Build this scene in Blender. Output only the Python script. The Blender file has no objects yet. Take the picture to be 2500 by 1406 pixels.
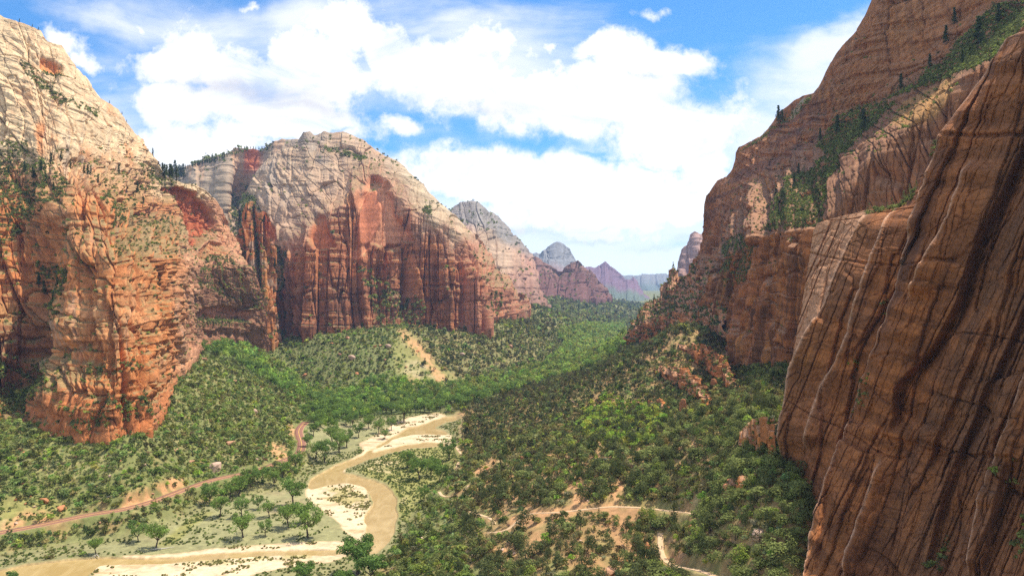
import bpy, math, random
import numpy as np

# ------------------------------------------------------------------ camera, sky, sun, exposure
F = 1785.0; CX, HY, CZ = 1250.0, 703.0, 170.0          # focal length (px of a 2500 px wide frame), centre, eye height above river
S = bpy.context.scene
col = S.collection
cam_d = bpy.data.cameras.new("camera"); cam = bpy.data.objects.new("camera", cam_d); col.objects.link(cam)
cam_d.sensor_width = 36; cam_d.lens = 36 * F / 2500; cam_d.clip_start = 0.5; cam_d.clip_end = 60000
cam.location = (0, 0, CZ); cam.rotation_euler = (math.pi / 2, 0, 0)
S.camera = cam
S.view_settings.view_transform = 'Standard'; S.view_settings.look = 'None'
S.view_settings.exposure = 0.48; S.view_settings.gamma = 1.0; S.view_settings.use_curve_mapping = False
try:
    S.cycles.use_denoising = False
    S.cycles.max_bounces = 4; S.cycles.diffuse_bounces = 3; S.cycles.glossy_bounces = 1
    S.cycles.transparent_max_bounces = 4; S.cycles.volume_bounces = 0
    S.cycles.sample_clamp_indirect = 4
    S.render.use_persistent_data = False
except Exception:
    pass

SUN_EL, SUN_AZ = 65.0, 62.0                             # azimuth measured from +Y towards +X
sd = bpy.data.lights.new("sun", 'SUN'); sd.energy = 5.0; sd.angle = math.radians(0.53); sd.color = (1.0, 0.92, 0.78)
sun = bpy.data.objects.new("sun", sd); col.objects.link(sun)
e, a = math.radians(SUN_EL), math.radians(SUN_AZ)
from mathutils import Vector
sdir = Vector((math.cos(e) * math.sin(a), math.cos(e) * math.cos(a), math.sin(e)))
sun.rotation_euler = sdir.to_track_quat('Z', 'Y').to_euler(); sun.location = (0, 0, 900)

W = bpy.data.worlds.new("World"); S.world = W; W.use_nodes = True
nt = W.node_tree; nt.nodes.clear()
N = nt.nodes; L = nt.links
def nd(t, **k):
    n = N.new(t)
    for q, v in k.items(): setattr(n, q, v)
    return n
def setin(n, i, v):
    if hasattr(v, 'is_output') or isinstance(v, bpy.types.NodeSocket): L.new(v, n.inputs[i])
    else: n.inputs[i].default_value = v
def M(op, a, b=0.0, c=None, clamp=False):
    n = nd('ShaderNodeMath', operation=op, use_clamp=clamp); setin(n, 0, a); setin(n, 1, b)
    if c is not None: setin(n, 2, c)
    return n.outputs[0]
out = nd('ShaderNodeOutputWorld'); bg = nd('ShaderNodeBackground')
sky = nd('ShaderNodeTexSky', sky_type='NISHITA', sun_disc=False)
sky.sun_elevation = e; sky.sun_rotation = a; sky.altitude = 1300; sky.air_density = 1.0; sky.dust_density = 0.3; sky.ozone_density = 2.0
tc = nd('ShaderNodeTexCoord'); sp = nd('ShaderNodeSeparateXYZ'); L.new(tc.outputs['Generated'], sp.inputs[0])
yy = M('MAXIMUM', sp.outputs[1], 0.12)
u = M('DIVIDE', sp.outputs[0], yy); w = M('DIVIDE', sp.outputs[2], yy)
cb = nd('ShaderNodeCombineXYZ'); L.new(u, cb.inputs[0]); L.new(w, cb.inputs[1])
def noise(vec, scale, detail, rough=0.55, sc3=None, dist=0.0):
    if sc3:
        m = nd('ShaderNodeMapping'); L.new(vec, m.inputs[0]); m.inputs['Scale'].default_value = sc3; vec = m.outputs[0]
    n = nd('ShaderNodeTexNoise'); L.new(vec, n.inputs['Vector']); n.inputs['Scale'].default_value = scale
    n.inputs['Detail'].default_value = detail; n.inputs['Roughness'].default_value = rough; n.inputs['Distortion'].default_value = dist
    return n
# domain warp, so that the cloud outlines billow
wn = noise(cb.outputs[0], 7.0, 6, 0.6)
vs_ = nd('ShaderNodeVectorMath', operation='SUBTRACT'); L.new(wn.outputs['Color'], vs_.inputs[0]); vs_.inputs[1].default_value = (.5, .5, .5)
vm = nd('ShaderNodeVectorMath', operation='MULTIPLY_ADD'); L.new(vs_.outputs[0], vm.inputs[0]); vm.inputs[1].default_value = (.12, .10, 0); L.new(cb.outputs[0], vm.inputs[2])
def blobs(lst, vec):
    tot = None
    for (x, y, rx, ry, rot, wt) in lst:
        m = nd('ShaderNodeMapping', vector_type='TEXTURE'); L.new(vec, m.inputs[0])
        m.inputs['Location'].default_value = ((x - CX) / F, (HY - y) / F, 0)
        m.inputs['Rotation'].default_value = (0, 0, math.radians(rot)); m.inputs['Scale'].default_value = (rx / F, ry / F, 1)
        ln = nd('ShaderNodeVectorMath', operation='LENGTH'); L.new(m.outputs[0], ln.inputs[0])
        f = M('MULTIPLY', M('SUBTRACT', 1.25, ln.outputs['Value']), wt)
        tot = f if tot is None else M('MAXIMUM', tot, f)
    return tot
CUM = [(480, 120, 90, 95, 0, 1), (420, 150, 150, 50, 5, 1), (600, 170, 260, 90, -12, 1), (850, 60, 140, 90, -15, 1), (760, 170, 200, 120, 0, 1), (950, 120, 130, 80, -30, 1), (1100, 190, 250, 110, -8, 1),
       (1350, 250, 330, 90, -8, 1), (1180, 130, 120, 60, 0, .9), (1560, 130, 170, 62, -10, 1), (1440, 110, 70, 40, 0, .9), (1650, 150, 90, 40, 0, 1), (1500, 210, 220, 90, 0, 1),
       (600, 250, 320, 85, -4, 1), (760, 290, 180, 60, -15, 1), (380, 240, 110, 60, 0, .9), (420, 370, 330, 100, 0, 1), (960, 315, 60, 40, 0, .9), (160, 100, 85, 38, -25, .8), (215, 150, 60, 25, -30, .7),
       (1650, 330, 300, 130, 0, 1), (1250, 440, 420, 90, 0, 1), (1500, 500, 500, 110, 0, 1), (700, 330, 150, 40, 0, .9), (1150, 400, 170, 45, 0, .9), (1600, 18, 45, 18, 0, .5), (1335, 100, 22, 20, 0, .6), (1900, 420, 200, 120, 0, .9), (330, 60, 20, 20, 0, .3), (610, 8, 26, 12, 0, .35)]
fine = noise(cb.outputs[0], 18.0, 12, 0.66)
cum = M('ADD', blobs(CUM, vm.outputs[0]), M('MULTIPLY', M('SUBTRACT', fine.outputs['Fac'], 0.5), 1.9))
mr = nd('ShaderNodeMapRange', interpolation_type='SMOOTHSTEP'); L.new(cum, mr.inputs[0]); mr.inputs[1].default_value = 0.06; mr.inputs[2].default_value = 0.72
# thin veil
VEIL = [(1900, 320, 420, 170, 18, 1), (2060, 130, 260, 60, 25, .9), (1250, 620, 1500, 160, 0, 1.3), (560, 60, 330, 90, -10, .6), (250, 330, 200, 140, 0, .8), (1150, 150, 420, 160, 0, .8), (720, 30, 110, 80, 0, .9), (250, 40, 200, 40, -20, .5), (1050, 60, 300, 60, 10, .55)]
wisp = noise(cb.outputs[0], 3.2, 9, 0.6, (1.0, 3.2, 1), 0.4)
veil = M('ADD', blobs(VEIL, vm.outputs[0]), M('MULTIPLY', M('SUBTRACT', wisp.outputs['Fac'], 0.5), 2.6))
mv = nd('ShaderNodeMapRange', interpolation_type='SMOOTHSTEP'); L.new(veil, mv.inputs[0]); mv.inputs[1].default_value = -0.15; mv.inputs[2].default_value = 1.15
mask = M('MAXIMUM', mr.outputs[0], M('MULTIPLY', mv.outputs[0], 0.80))
# blue gaps low over the valley
GAP = [(1330, 345, 150, 26, -5, 1), (1130, 320, 90, 26, -30, .9), (1010, 285, 50, 16, -10, .8), (820, 330, 90, 12, 15, .5), (1560, 432, 60, 10, 0, .5), (1440, 370, 60, 16, 0, .8), (1600, 575, 150, 10, 0, .25), (1480, 545, 200, 8, 0, .25)]
gap = M('ADD', blobs(GAP, vm.outputs[0]), M('MULTIPLY', M('SUBTRACT', fine.outputs['Fac'], 0.5), 0.9))
mg = nd('ShaderNodeMapRange', interpolation_type='SMOOTHSTEP'); L.new(gap, mg.inputs[0]); mg.inputs[1].default_value = 0.15; mg.inputs[2].default_value = 0.9
mask = M('MULTIPLY', mask, M('SUBTRACT', 1.0, M('MULTIPLY', mg.outputs[0], 0.72)))
thin = noise(cb.outputs[0], 5.0, 9, 0.62, (1.0, 2.4, 1), 0.6); mt = nd('ShaderNodeMapRange', interpolation_type='SMOOTHSTEP'); L.new(thin.outputs['Fac'], mt.inputs[0]); mt.inputs[1].default_value = 0.50; mt.inputs[2].default_value = 0.72
mask = M('MULTIPLY', mask, M('SUBTRACT', 1.0, M('MULTIPLY', mt.outputs[0], 0.42)))
front = nd('ShaderNodeMapRange'); L.new(sp.outputs[1], front.inputs[0]); front.inputs[1].default_value = 0.12; front.inputs[2].default_value = 0.35
mask = M('MULTIPLY', mask, front.outputs[0], clamp=True)
rest = noise(tc.outputs['Generated'], 2.2, 8, 0.6); mrr = nd('ShaderNodeMapRange', interpolation_type='SMOOTHSTEP'); L.new(rest.outputs['Fac'], mrr.inputs[0]); mrr.inputs[1].default_value = 0.40; mrr.inputs[2].default_value = 0.56
mask = M('MAXIMUM', mask, M('MULTIPLY', M('MULTIPLY', mrr.outputs[0], 0.85), M('SUBTRACT', 1.0, front.outputs[0])), clamp=True)
# deepen the blue, soft grey bellies in the clouds
tint = nd('ShaderNodeMix', data_type='RGBA', blend_type='MULTIPLY'); tint.inputs['Factor'].default_value = 1
L.new(sky.outputs[0], tint.inputs['A']); tint.inputs['B'].default_value = (0.50, 1.10, 1.50, 1)
sk = nd('ShaderNodeVectorMath', operation='SCALE'); L.new(tint.outputs['Result'], sk.inputs[0]); sk.inputs['Scale'].default_value = 0.100
BEL = [(620, 215, 260, 40, -10, 1), (760, 265, 160, 28, -12, .8), (1180, 255, 240, 30, -6, .6), (1560, 170, 160, 26, 0, .5), (1250, 560, 260, 16, 0, .7), (1430, 575, 160, 12, 0, .7), (1600, 600, 150, 14, 0, .6)]
bl = M('ADD', blobs(BEL, vm.outputs[0]), M('MULTIPLY', M('SUBTRACT', wisp.outputs['Fac'], 0.5), 1.6))
mb = nd('ShaderNodeMapRange', interpolation_type='SMOOTHSTEP'); L.new(bl, mb.inputs[0]); mb.inputs[1].default_value = 0.0; mb.inputs[2].default_value = 1.3
cc = nd('ShaderNodeMix', data_type='RGBA'); L.new(mb.outputs[0], cc.inputs['Factor'])
cc.inputs['A'].default_value = (0.93, 0.92, 0.90, 1); cc.inputs['B'].default_value = (0.66, 0.65, 0.67, 1)
mix = nd('ShaderNodeMix', data_type='RGBA'); L.new(mask, mix.inputs['Factor']); L.new(sk.outputs[0], mix.inputs['A'])
hz = nd('ShaderNodeMapRange'); L.new(w, hz.inputs[0]); hz.inputs[1].default_value = 0.0; hz.inputs[2].default_value = 0.22; hz.inputs[3].default_value = 1.40; hz.inputs[4].default_value = 1.0
cs = nd('ShaderNodeVectorMath', operation='SCALE'); L.new(cc.outputs['Result'], cs.inputs[0]); L.new(hz.outputs[0], cs.inputs['Scale'])
L.new(cs.outputs[0], mix.inputs['B'])
L.new(mix.outputs['Result'], bg.inputs['Color']); bg.inputs['Strength'].default_value = 1.0
L.new(bg.outputs[0], out.inputs['Surface'])
W.cycles.sampling_method = 'MANUAL'; W.cycles.sample_map_resolution = 512

# ------------------------------------------------------------------ numeric helpers
rng = np.random.default_rng(7)
_T = rng.random((64, 64, 64)).astype(np.float32)
_C = rng.random((256, 256, 4)).astype(np.float32)
def vn(x, y, z=0.0, seed=0):
    """smooth value noise, about -1..1"""
    x = np.asarray(x, np.float32) + seed * 17.31; y = np.asarray(y, np.float32) + seed * 7.77; z = np.asarray(z, np.float32) + seed * 3.13 + 0 * x
    xi = np.floor(x).astype(np.int32); yi = np.floor(y).astype(np.int32); zi = np.floor(z).astype(np.int32)
    fx = x - xi; fy = y - yi; fz = z - zi
    fx = fx * fx * (3 - 2 * fx); fy = fy * fy * (3 - 2 * fy); fz = fz * fz * (3 - 2 * fz)
    x0 = xi & 63; x1 = (xi + 1) & 63; y0 = yi & 63; y1 = (yi + 1) & 63; z0 = zi & 63; z1 = (zi + 1) & 63
    def l(a, b, t): return a + (b - a) * t
    r = l(l(l(_T[x0, y0, z0], _T[x1, y0, z0], fx), l(_T[x0, y1, z0], _T[x1, y1, z0], fx), fy),
          l(l(_T[x0, y0, z1], _T[x1, y0, z1], fx), l(_T[x0, y1, z1], _T[x1, y1, z1], fx), fy), fz)
    return r * 2 - 1
def fbm(x, y, z=0.0, oct=4, seed=0, g=0.5):
    r = 0; a_ = 1; s_ = 0
    for o in range(oct):
        r = r + a_ * vn(x * 2 ** o, y * 2 ** o, z * 2 ** o, seed + o * 5); s_ += a_; a_ *= g
    return r / s_
def cells(x, y, seed=0, jit=0.75, p=0.2):
    """blocky cell pattern: returns edge distance, random1, random2, dx, dy"""
    x = np.asarray(x, np.float32); y = np.asarray(y, np.float32)
    xi = np.floor(x).astype(np.int32); yi = np.floor(y).astype(np.int32)
    f1 = np.full(x.shape, 9, np.float32); f2 = f1.copy(); r1 = np.zeros_like(x); r2 = np.zeros_like(x); DX = np.zeros_like(x); DY = np.zeros_like(x)
    for i in (-1, 0, 1):
        for j in (-1, 0, 1):
            cx = xi + i; cy = yi + j; t = _C[(cx + seed * 31) & 255, (cy + seed * 57) & 255]
            dx = x - (cx + .5 + (t[..., 0] - .5) * jit); dy = y - (cy + .5 + (t[..., 1] - .5) * jit)
            ax = np.abs(dx); ay = np.abs(dy)
            d = np.maximum(ax, ay) * (1 - p) + np.sqrt(ax * ax + ay * ay) * p
            c = d < f1
            f2 = np.where(c, f1, np.minimum(f2, d)); f1 = np.where(c, d, f1)
            r1 = np.where(c, t[..., 2], r1); r2 = np.where(c, t[..., 3], r2); DX = np.where(c, dx, DX); DY = np.where(c, dy, DY)
    return f2 - f1, r1, r2, DX, DY
def sst(a_, b_, x):
    t = np.clip((x - a_) / (b_ - a_), 0, 1); return t * t * (3 - 2 * t)
def mixc(c, k, m):
    return c * (1 - m[..., None]) + np.asarray(k, np.float32) * m[..., None]
def W3(px, py, Y):
    px, py, Y = (np.asarray(t, float) for t in (px, py, Y))
    return np.stack([(px - CX) / F * Y, Y, CZ + (HY - py) / F * Y], -1)
def proj(P):
    Y = np.maximum(P[..., 1], 1.0)
    return CX + P[..., 0] / Y * F, HY - (P[..., 2] - CZ) / Y * F
def inpoly(px, py, poly):
    p = np.asarray(poly, float); ins = np.zeros(px.shape, bool); n = len(p)
    m = (px > p[:, 0].min()) & (px < p[:, 0].max()) & (py > p[:, 1].min()) & (py < p[:, 1].max())
    x = px[m]; y = py[m]; r = np.zeros(x.shape, bool)
    for i in range(n):
        x0, y0 = p[i]; x1, y1 = p[(i + 1) % n]
        if y0 == y1: continue
        c = ((y0 > y) != (y1 > y)) & (x < (x1 - x0) * (y - y0) / (y1 - y0) + x0); r ^= c
    ins[m] = r; return ins
def dline(px, py, pts):
    """distance in px to a polyline, and position 0..1 along it"""
    p = np.asarray(pts, float); best = np.full(px.shape, 1e9); tt = np.zeros(px.shape)
    for i in range(len(p) - 1):
        d = p[i + 1, :2] - p[i, :2]; l2 = (d ** 2).sum()
        t = np.clip(((px - p[i, 0]) * d[0] + (py - p[i, 1]) * d[1]) / l2, 0, 1)
        q = np.hypot(px - p[i, 0] - t * d[0], py - p[i, 1] - t * d[1]); c = q < best
        best = np.where(c, q, best); tt = np.where(c, (i + t) / (len(p) - 1), tt)
    return best, tt
def blur(a_, n, axis):
    if n < 1: return a_
    k = np.exp(-0.5 * (np.arange(-3 * n, 3 * n + 1) / n) ** 2); k /= k.sum(); m = 3 * n
    a0 = np.take(a_, [0], axis); a1 = np.take(a_, [-1], axis)
    i = np.arange(m, 0, -1)
    lo = 2 * a0 - np.take(a_, np.clip(i, 0, a_.shape[axis] - 1), axis)
    hi = 2 * a1 - np.take(a_, np.clip(a_.shape[axis] - 1 - np.arange(1, m + 1), 0, None), axis)
    b = np.concatenate([lo, a_, hi], axis); r = 0
    for j in range(len(k)):
        r = r + k[j] * np.take(b, np.arange(j, j + a_.shape[axis]), axis)
    return r

# ------------------------------------------------------------------ object helpers
def tag(o, label=None, cat=None, group=None, kind=None):
    if label: o['label'] = label
    if cat: o['category'] = cat
    if group: o['group'] = group
    if kind: o['kind'] = kind
    return o
def mesh_from(name, V, Fc, mat, colr=None, smooth=True, parent=None, link=True, me_only=False):
    V = np.ascontiguousarray(V, np.float32).reshape(-1, 3); Fc = np.ascontiguousarray(Fc, np.int32)
    me = bpy.data.meshes.new(name); k = Fc.shape[1]
    me.vertices.add(len(V)); me.vertices.foreach_set('co', V.ravel())
    me.loops.add(Fc.size); me.loops.foreach_set('vertex_index', Fc.ravel())
    me.polygons.add(len(Fc)); me.polygons.foreach_set('loop_start', np.arange(0, Fc.size, k, dtype=np.int32))
    me.polygons.foreach_set('loop_total', np.full(len(Fc), k, np.int32))
    me.polygons.foreach_set('use_smooth', np.full(len(Fc), smooth, bool))
    me.update(calc_edges=True)
    if colr is not None:
        at = me.color_attributes.new('col', 'FLOAT_COLOR', 'POINT')
        c = np.ones((len(V), 4), np.float32); c[:, :3] = np.clip(colr.reshape(-1, 3), 0, 1); at.data.foreach_set('color', c.ravel())
    if mat: me.materials.append(mat)
    if me_only: return me
    o = bpy.data.objects.new(name, me)
    if link: col.objects.link(o)
    if parent: o.parent = parent
    return o
def gridfaces(nu, nv):
    i = np.arange(nu * nv).reshape(nv, nu)
    return np.stack([i[:-1, :-1], i[:-1, 1:], i[1:, 1:], i[1:, :-1]], -1).reshape(-1, 4)
def material(name, rough=0.9, bump=0.0, bscale=1.0, bsc3=(1, 1, 1), cvar=0.0, cscale=1.0, csc3=(1, 1, 1), base=None, spec=0.2, transl=0.0, detail=6):
    m = bpy.data.materials.new(name); m.use_nodes = True; t = m.node_tree; p = t.nodes['Principled BSDF']
    p.inputs['Roughness'].default_value = rough; p.inputs['Specular IOR Level'].default_value = spec
    if base is None:
        at = t.nodes.new('ShaderNodeAttribute'); at.attribute_name = 'col'; src = at.outputs['Color']
    else:
        rgb = t.nodes.new('ShaderNodeRGB'); rgb.outputs[0].default_value = (*base, 1); src = rgb.outputs[0]
    tcn = t.nodes.new('ShaderNodeTexCoord')
    if cvar > 0:
        mp = t.nodes.new('ShaderNodeMapping'); t.links.new(tcn.outputs['Object'], mp.inputs[0]); mp.inputs['Scale'].default_value = csc3
        nz = t.nodes.new('ShaderNodeTexNoise'); t.links.new(mp.outputs[0], nz.inputs['Vector']); nz.inputs['Scale'].default_value = cscale; nz.inputs['Detail'].default_value = detail; nz.inputs['Roughness'].default_value = 0.65
        r = t.nodes.new('ShaderNodeMapRange'); t.links.new(nz.outputs['Fac'], r.inputs[0]); r.inputs[1].default_value = 0.28; r.inputs[2].default_value = 0.72
        r.inputs[3].default_value = 1 - cvar; r.inputs[4].default_value = 1 + cvar
        sc = t.nodes.new('ShaderNodeVectorMath'); sc.operation = 'SCALE'; t.links.new(src, sc.inputs[0]); t.links.new(r.outputs[0], sc.inputs['Scale']); src = sc.outputs[0]
    t.links.new(src, p.inputs['Base Color'])
    if bump > 0:
        mp = t.nodes.new('ShaderNodeMapping'); t.links.new(tcn.outputs['Object'], mp.inputs[0]); mp.inputs['Scale'].default_value = bsc3
        nz = t.nodes.new('ShaderNodeTexNoise'); t.links.new(mp.outputs[0], nz.inputs['Vector']); nz.inputs['Scale'].default_value = bscale; nz.inputs['Detail'].default_value = detail; nz.inputs['Roughness'].default_value = 0.7
        b = t.nodes.new('ShaderNodeBump'); t.links.new(nz.outputs['Fac'], b.inputs['Height']); b.inputs['Strength'].default_value = 1.0; b.inputs['Distance'].default_value = bump
        t.links.new(b.outputs[0], p.inputs['Normal'])
    return m
M_rock = material('rock', 0.92, bump=1.5, bscale=0.45, bsc3=(1.6, 1.6, .9), cvar=0.42, cscale=0.16, csc3=(1.6, 1.6, .8), detail=9)
M_rock_near = material('rock_near', 0.9, bump=0.6, bscale=0.9, bsc3=(1, 1, 1.6), cvar=0.45, cscale=0.5, csc3=(1, 1, 1.3), detail=9)
M_rock_far = material('rock_far', 0.95, bump=5.0, bscale=0.04, bsc3=(1, 1, 1.2), cvar=0.30, cscale=0.03, csc3=(1, 1, 2.0))
M_ground = material('ground', 0.95, bump=0.5, bscale=0.5, cvar=0.25, cscale=0.35, detail=8)
M_leaf = bpy.data.materials.new('foliage'); M_leaf.use_nodes = True; _t = M_leaf.node_tree; _t.nodes.clear()
_a = _t.nodes.new('ShaderNodeAttribute'); _a.attribute_name = 'col'; _d = _t.nodes.new('ShaderNodeBsdfDiffuse'); _r = _t.nodes.new('ShaderNodeBsdfTranslucent'); _x = _t.nodes.new('ShaderNodeMixShader'); _o = _t.nodes.new('ShaderNodeOutputMaterial')
_x.inputs[0].default_value = 0.36
for _n in (_d, _r): _t.links.new(_a.outputs['Color'], _n.inputs['Color'])
_t.links.new(_d.outputs[0], _x.inputs[1]); _t.links.new(_r.outputs[0], _x.inputs[2]); _t.links.new(_x.outputs[0], _o.inputs['Surface'])
M_bark = material('bark', 0.9, bump=0.05, bscale=3, base=(0.09, 0.065, 0.05), cvar=0.3, cscale=2)

# ------------------------------------------------------------------ terrain
GC = """0,1380,0;300,1340,0;600,1300,0;850,1250,0;900,1150,0;780,1150,0;1080,1030,0;850,1030,1;1000,980,0;1200,960,0;1350,900,0;1430,850,0;1480,810,2;1510,790,8;
-300,1380,0;200,1310,2;480,1260,1;1080,1100,0;1000,1180,0;930,1250,0;950,1300,0;820,1400,0;400,1400,0;0,1440,-0;-400,1500,0;500,1500,0;900,1500,0;
0,1300,6;450,1195,8;700,1120,10;740,1040,12;620,1150,10;-300,1330,8;0,1040,52;150,1060,48;270,1065,46;370,1020,50;-300,1040,55;420,950,62;460,860,72;200,1150,28;0,1180,26;450,1080,28;
620,970,27;500,900,60;740,985,13;680,1050,16;620,900,25;520,850,52;560,830,70;700,900,12;640,870,26;680,830,62;
770,795,88;850,790,90;1000,800,88;900,805,86;1100,800,84;880,940,3;1300,900,3;1200,800,74;1260,765,92;1210,820,62;1100,870,32;1000,880,36;850,870,44;700,850,50;750,900,16;960,850,55;1180,880,20;
1300,850,30;1400,855,6;1300,745,108;1400,725,118;1480,720,112;1350,750,85;1560,745,25;1500,715,118;1440,745,70;1300,790,34;1400,800,8;1500,775,12;1380,770,52;1540,760,24;1620,735,60;1700,720,100;1250,800,52;1560,720,100
960,1335,2;1110,1010,2;1000,1250,5;1200,1100,20;1150,1300,18;1300,1250,35;1620,1320,38;1500,1250,45;1700,1240,55;1300,1100,35;1500,1100,55;1700,1100,75;1850,1100,90;1980,1300,77;1990,1420,60;2150,1420,28;2400,1420,18;1980,1600,44;2300,1600,10;1950,1200,86;1300,980,28;1400,930,38;
1500,870,55;1520,850,61;1600,850,80;1700,850,98;1650,750,132;1800,900,90;1650,900,76;1900,900,106;1600,1000,54;1450,1000,37;1750,1000,77;1850,1000,92;1560,800,95;1700,740,150;1130,1010,4;1200,960,8;1100,1060,3;1040,1180,4;1000,1310,6
1300,1500,26;1650,1500,42;1050,1500,8;1400,1400,30;1800,1400,56;1250,1400,22""".replace('\n', ';')
gc = np.array([[float(t) for t in q.split(',')] for q in GC.split(';') if q.strip()])
gY = (CZ - gc[:, 2]) * F / (gc[:, 1] - HY); ga = (gc[:, 0] - CX) / F
wc = np.array([(0, 120, 75), (-60, 200, 20), (100, 150, 30), (0, 60, 60), (-120, 60, 40), (60, 60, 50), (600, 500, 170), (900, 900, 170), (500, 1200, 160), (-900, 900, 90), (-1300, 1500, 120), (-800, 2000, 120), (300, 3000, 60), (1500, 3000, 120), (-1500, 4000, 150), (3000, 9000, 120), (-3000, 9000, 120), (0, 14000, 110), (0, 24000, 110), (8000, 24000, 110), (-8000, 24000, 110), (2000, 7000, 120)], float)
ga = np.concatenate([ga, wc[:, 0] / wc[:, 1]]); gY = np.concatenate([gY, wc[:, 1]]); gz = np.concatenate([gc[:, 2], wc[:, 2]])
def gq(a_, Y): return np.stack([np.asarray(a_) * 2.0, np.log(np.maximum(Y, 20))], -1)
GQ = gq(ga, gY); EPS = 0.10
def kern(A, B):
    d2 = ((A[:, None, :] - B[None]) ** 2).sum(-1); return np.sqrt(d2 + EPS ** 2)
_br = np.array([(140, 1066, 612), (270, 1078, 596), (350, 1050, 618), (385, 1020, 660), (400, 980, 740), (430, 930, 860), (465, 870, 1020), (490, 845, 1120), (540, 838, 1260), (600, 838, 1400), (680, 840, 1480),
 (740, 820, 1500), (800, 812, 1510), (900, 822, 1500), (960, 800, 1530), (1030, 806, 1600), (1090, 812, 1590), (1190, 806, 1620), (1212, 775, 1760), (1260, 775, 2000), (1300, 750, 2350), (1180, 765, 2700), (1260, 760, 2750), (1320, 752, 2900),
 (1340, 738, 3800), (1420, 732, 3900), (1490, 728, 4300), (1480, 726, 6700), (1560, 738, 6600), (1720, 880, 1010), (1760, 915, 860), (1810, 930, 740), (1900, 925, 600), (1560, 850, 1270), (1600, 850, 1200), (1660, 860, 1120), (1905, 1130, 345), (1960, 1200, 310), (1985, 1300, 285), (1975, 1420, 262)], float)
ga = np.concatenate([ga, (_br[:, 0] - CX) / F]); gY = np.concatenate([gY, _br[:, 2]]); gz = np.concatenate([gz, CZ + (HY - _br[:, 1]) / F * _br[:, 2] + 3]); GQ = gq(ga, gY)
Km = kern(GQ, GQ); n_ = len(GQ)
Pm = np.concatenate([np.ones((n_, 1)), GQ], 1)
Am = np.block([[Km - np.eye(n_) * 0.012, Pm], [Pm.T, np.zeros((3, 3))]])
sol = np.linalg.lstsq(Am, np.concatenate([gz, np.zeros(3)]), rcond=None)[0]
def zbase(a_, Y):
    q = gq(a_, Y).reshape(-1, 2); r = np.zeros(len(q))
    for i in range(0, len(q), 40000):
        b = q[i:i + 40000]; r[i:i + 40000] = kern(b, GQ) @ sol[:n_] + sol[n_] + b @ sol[n_ + 1:]
    return r.reshape(np.shape(Y))

WATER = [[(1120, 1008), (1060, 1026), (1000, 1052), (950, 1076), (905, 1100), (860, 1122), (820, 1134), (785, 1150), (760, 1165), (752, 1178), (760, 1192), (800, 1184), (850, 1180), (885, 1190), (905, 1206), (915, 1225), (905, 1245), (893, 1262), (893, 1285), (902, 1310), (905, 1335), (830, 1342), (700, 1345), (560, 1350), (450, 1356), (330, 1364), (200, 1374), (80, 1384), (20, 1392), (-100, 1400), (-400, 1420), (-400, 1520), (150, 1500), (230, 1410), (245, 1394), (330, 1382), (450, 1370), (560, 1364), (700, 1358), (830, 1354), (920, 1350), (945, 1328), (960, 1290), (970, 1250), (970, 1222), (962, 1200), (940, 1184), (900, 1172), (860, 1160), (835, 1152), (842, 1143), (885, 1132), (930, 1118), (985, 1103), (1040, 1093), (1095, 1086), (1100, 1078), (1050, 1082), (990, 1092), (935, 1104), (900, 1108), (925, 1095), (960, 1080), (1010, 1066), (1060, 1060), (1100, 1062), (1090, 1052), (1060, 1048), (1090, 1030), (1120, 1018)]]
SANDP = [[(752, 1190), (800, 1184), (850, 1182), (885, 1190), (900, 1210), (905, 1235), (893, 1262), (893, 1290), (905, 1335), (880, 1330), (840, 1290), (800, 1255), (765, 1225), (748, 1205)],
         [(930, 1080), (980, 1065), (1050, 1050), (1098, 1060), (1100, 1084), (1040, 1094), (960, 1108), (900, 1122), (850, 1140), (830, 1140), (880, 1110)],
         [(200, 1412), (245, 1392), (330, 1380), (450, 1368), (600, 1360), (830, 1350), (850, 1362), (760, 1380), (640, 1396), (560, 1420), (300, 1440)],
         [(830, 1330), (905, 1305), (910, 1342), (830, 1345)], [(820, 1140), (842, 1142), (838, 1154), (815, 1152)],
         [(880, 1085), (930, 1060), (990, 1030), (1070, 1010), (1090, 1015), (1060, 1030), (1000, 1050), (930, 1080), (890, 1100)],
         [(700, 1330), (860, 1322), (905, 1320), (905, 1345), (700, 1348), (400, 1358), (300, 1366), (300, 1360), (500, 1345)]]
MEADOW = [[(430, 1270), (560, 1215), (640, 1195), (745, 1185), (800, 1245), (880, 1290), (900, 1325), (700, 1332), (520, 1342), (380, 1350), (270, 1362), (180, 1365), (250, 1335), (330, 1310)],
          [(750, 1040), (820, 1030), (900, 1040), (980, 1040), (960, 1062), (900, 1085), (850, 1105), (790, 1110), (765, 1085), (745, 1060)]]
GRASSY = [[(870, 1150), (930, 1125), (1010, 1100), (1080, 1085), (1120, 1080), (1130, 1120), (1080, 1170), (1040, 1210), (1000, 1260), (975, 1260), (972, 1215), (940, 1180), (900, 1168)],
          [(960, 830), (1000, 815), (1060, 880), (1120, 920), (1180, 945), (1120, 950), (1020, 945), (960, 900)], [(380, 1330), (480, 1250), (520, 1250), (420, 1330)],
          [(0, 1215), (140, 1215), (180, 1260), (0, 1290)]]
FLOOD = [[(-500, 1400), (0, 1350), (250, 1320), (470, 1240), (640, 1185), (740, 1165), (745, 1130), (760, 1060), (850, 1020), (1100, 1000), (1125, 1020), (1120, 1080), (1060, 1190), (1000, 1260), (965, 1330), (900, 1420), (800, 1600), (-500, 1600)]]
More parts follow.
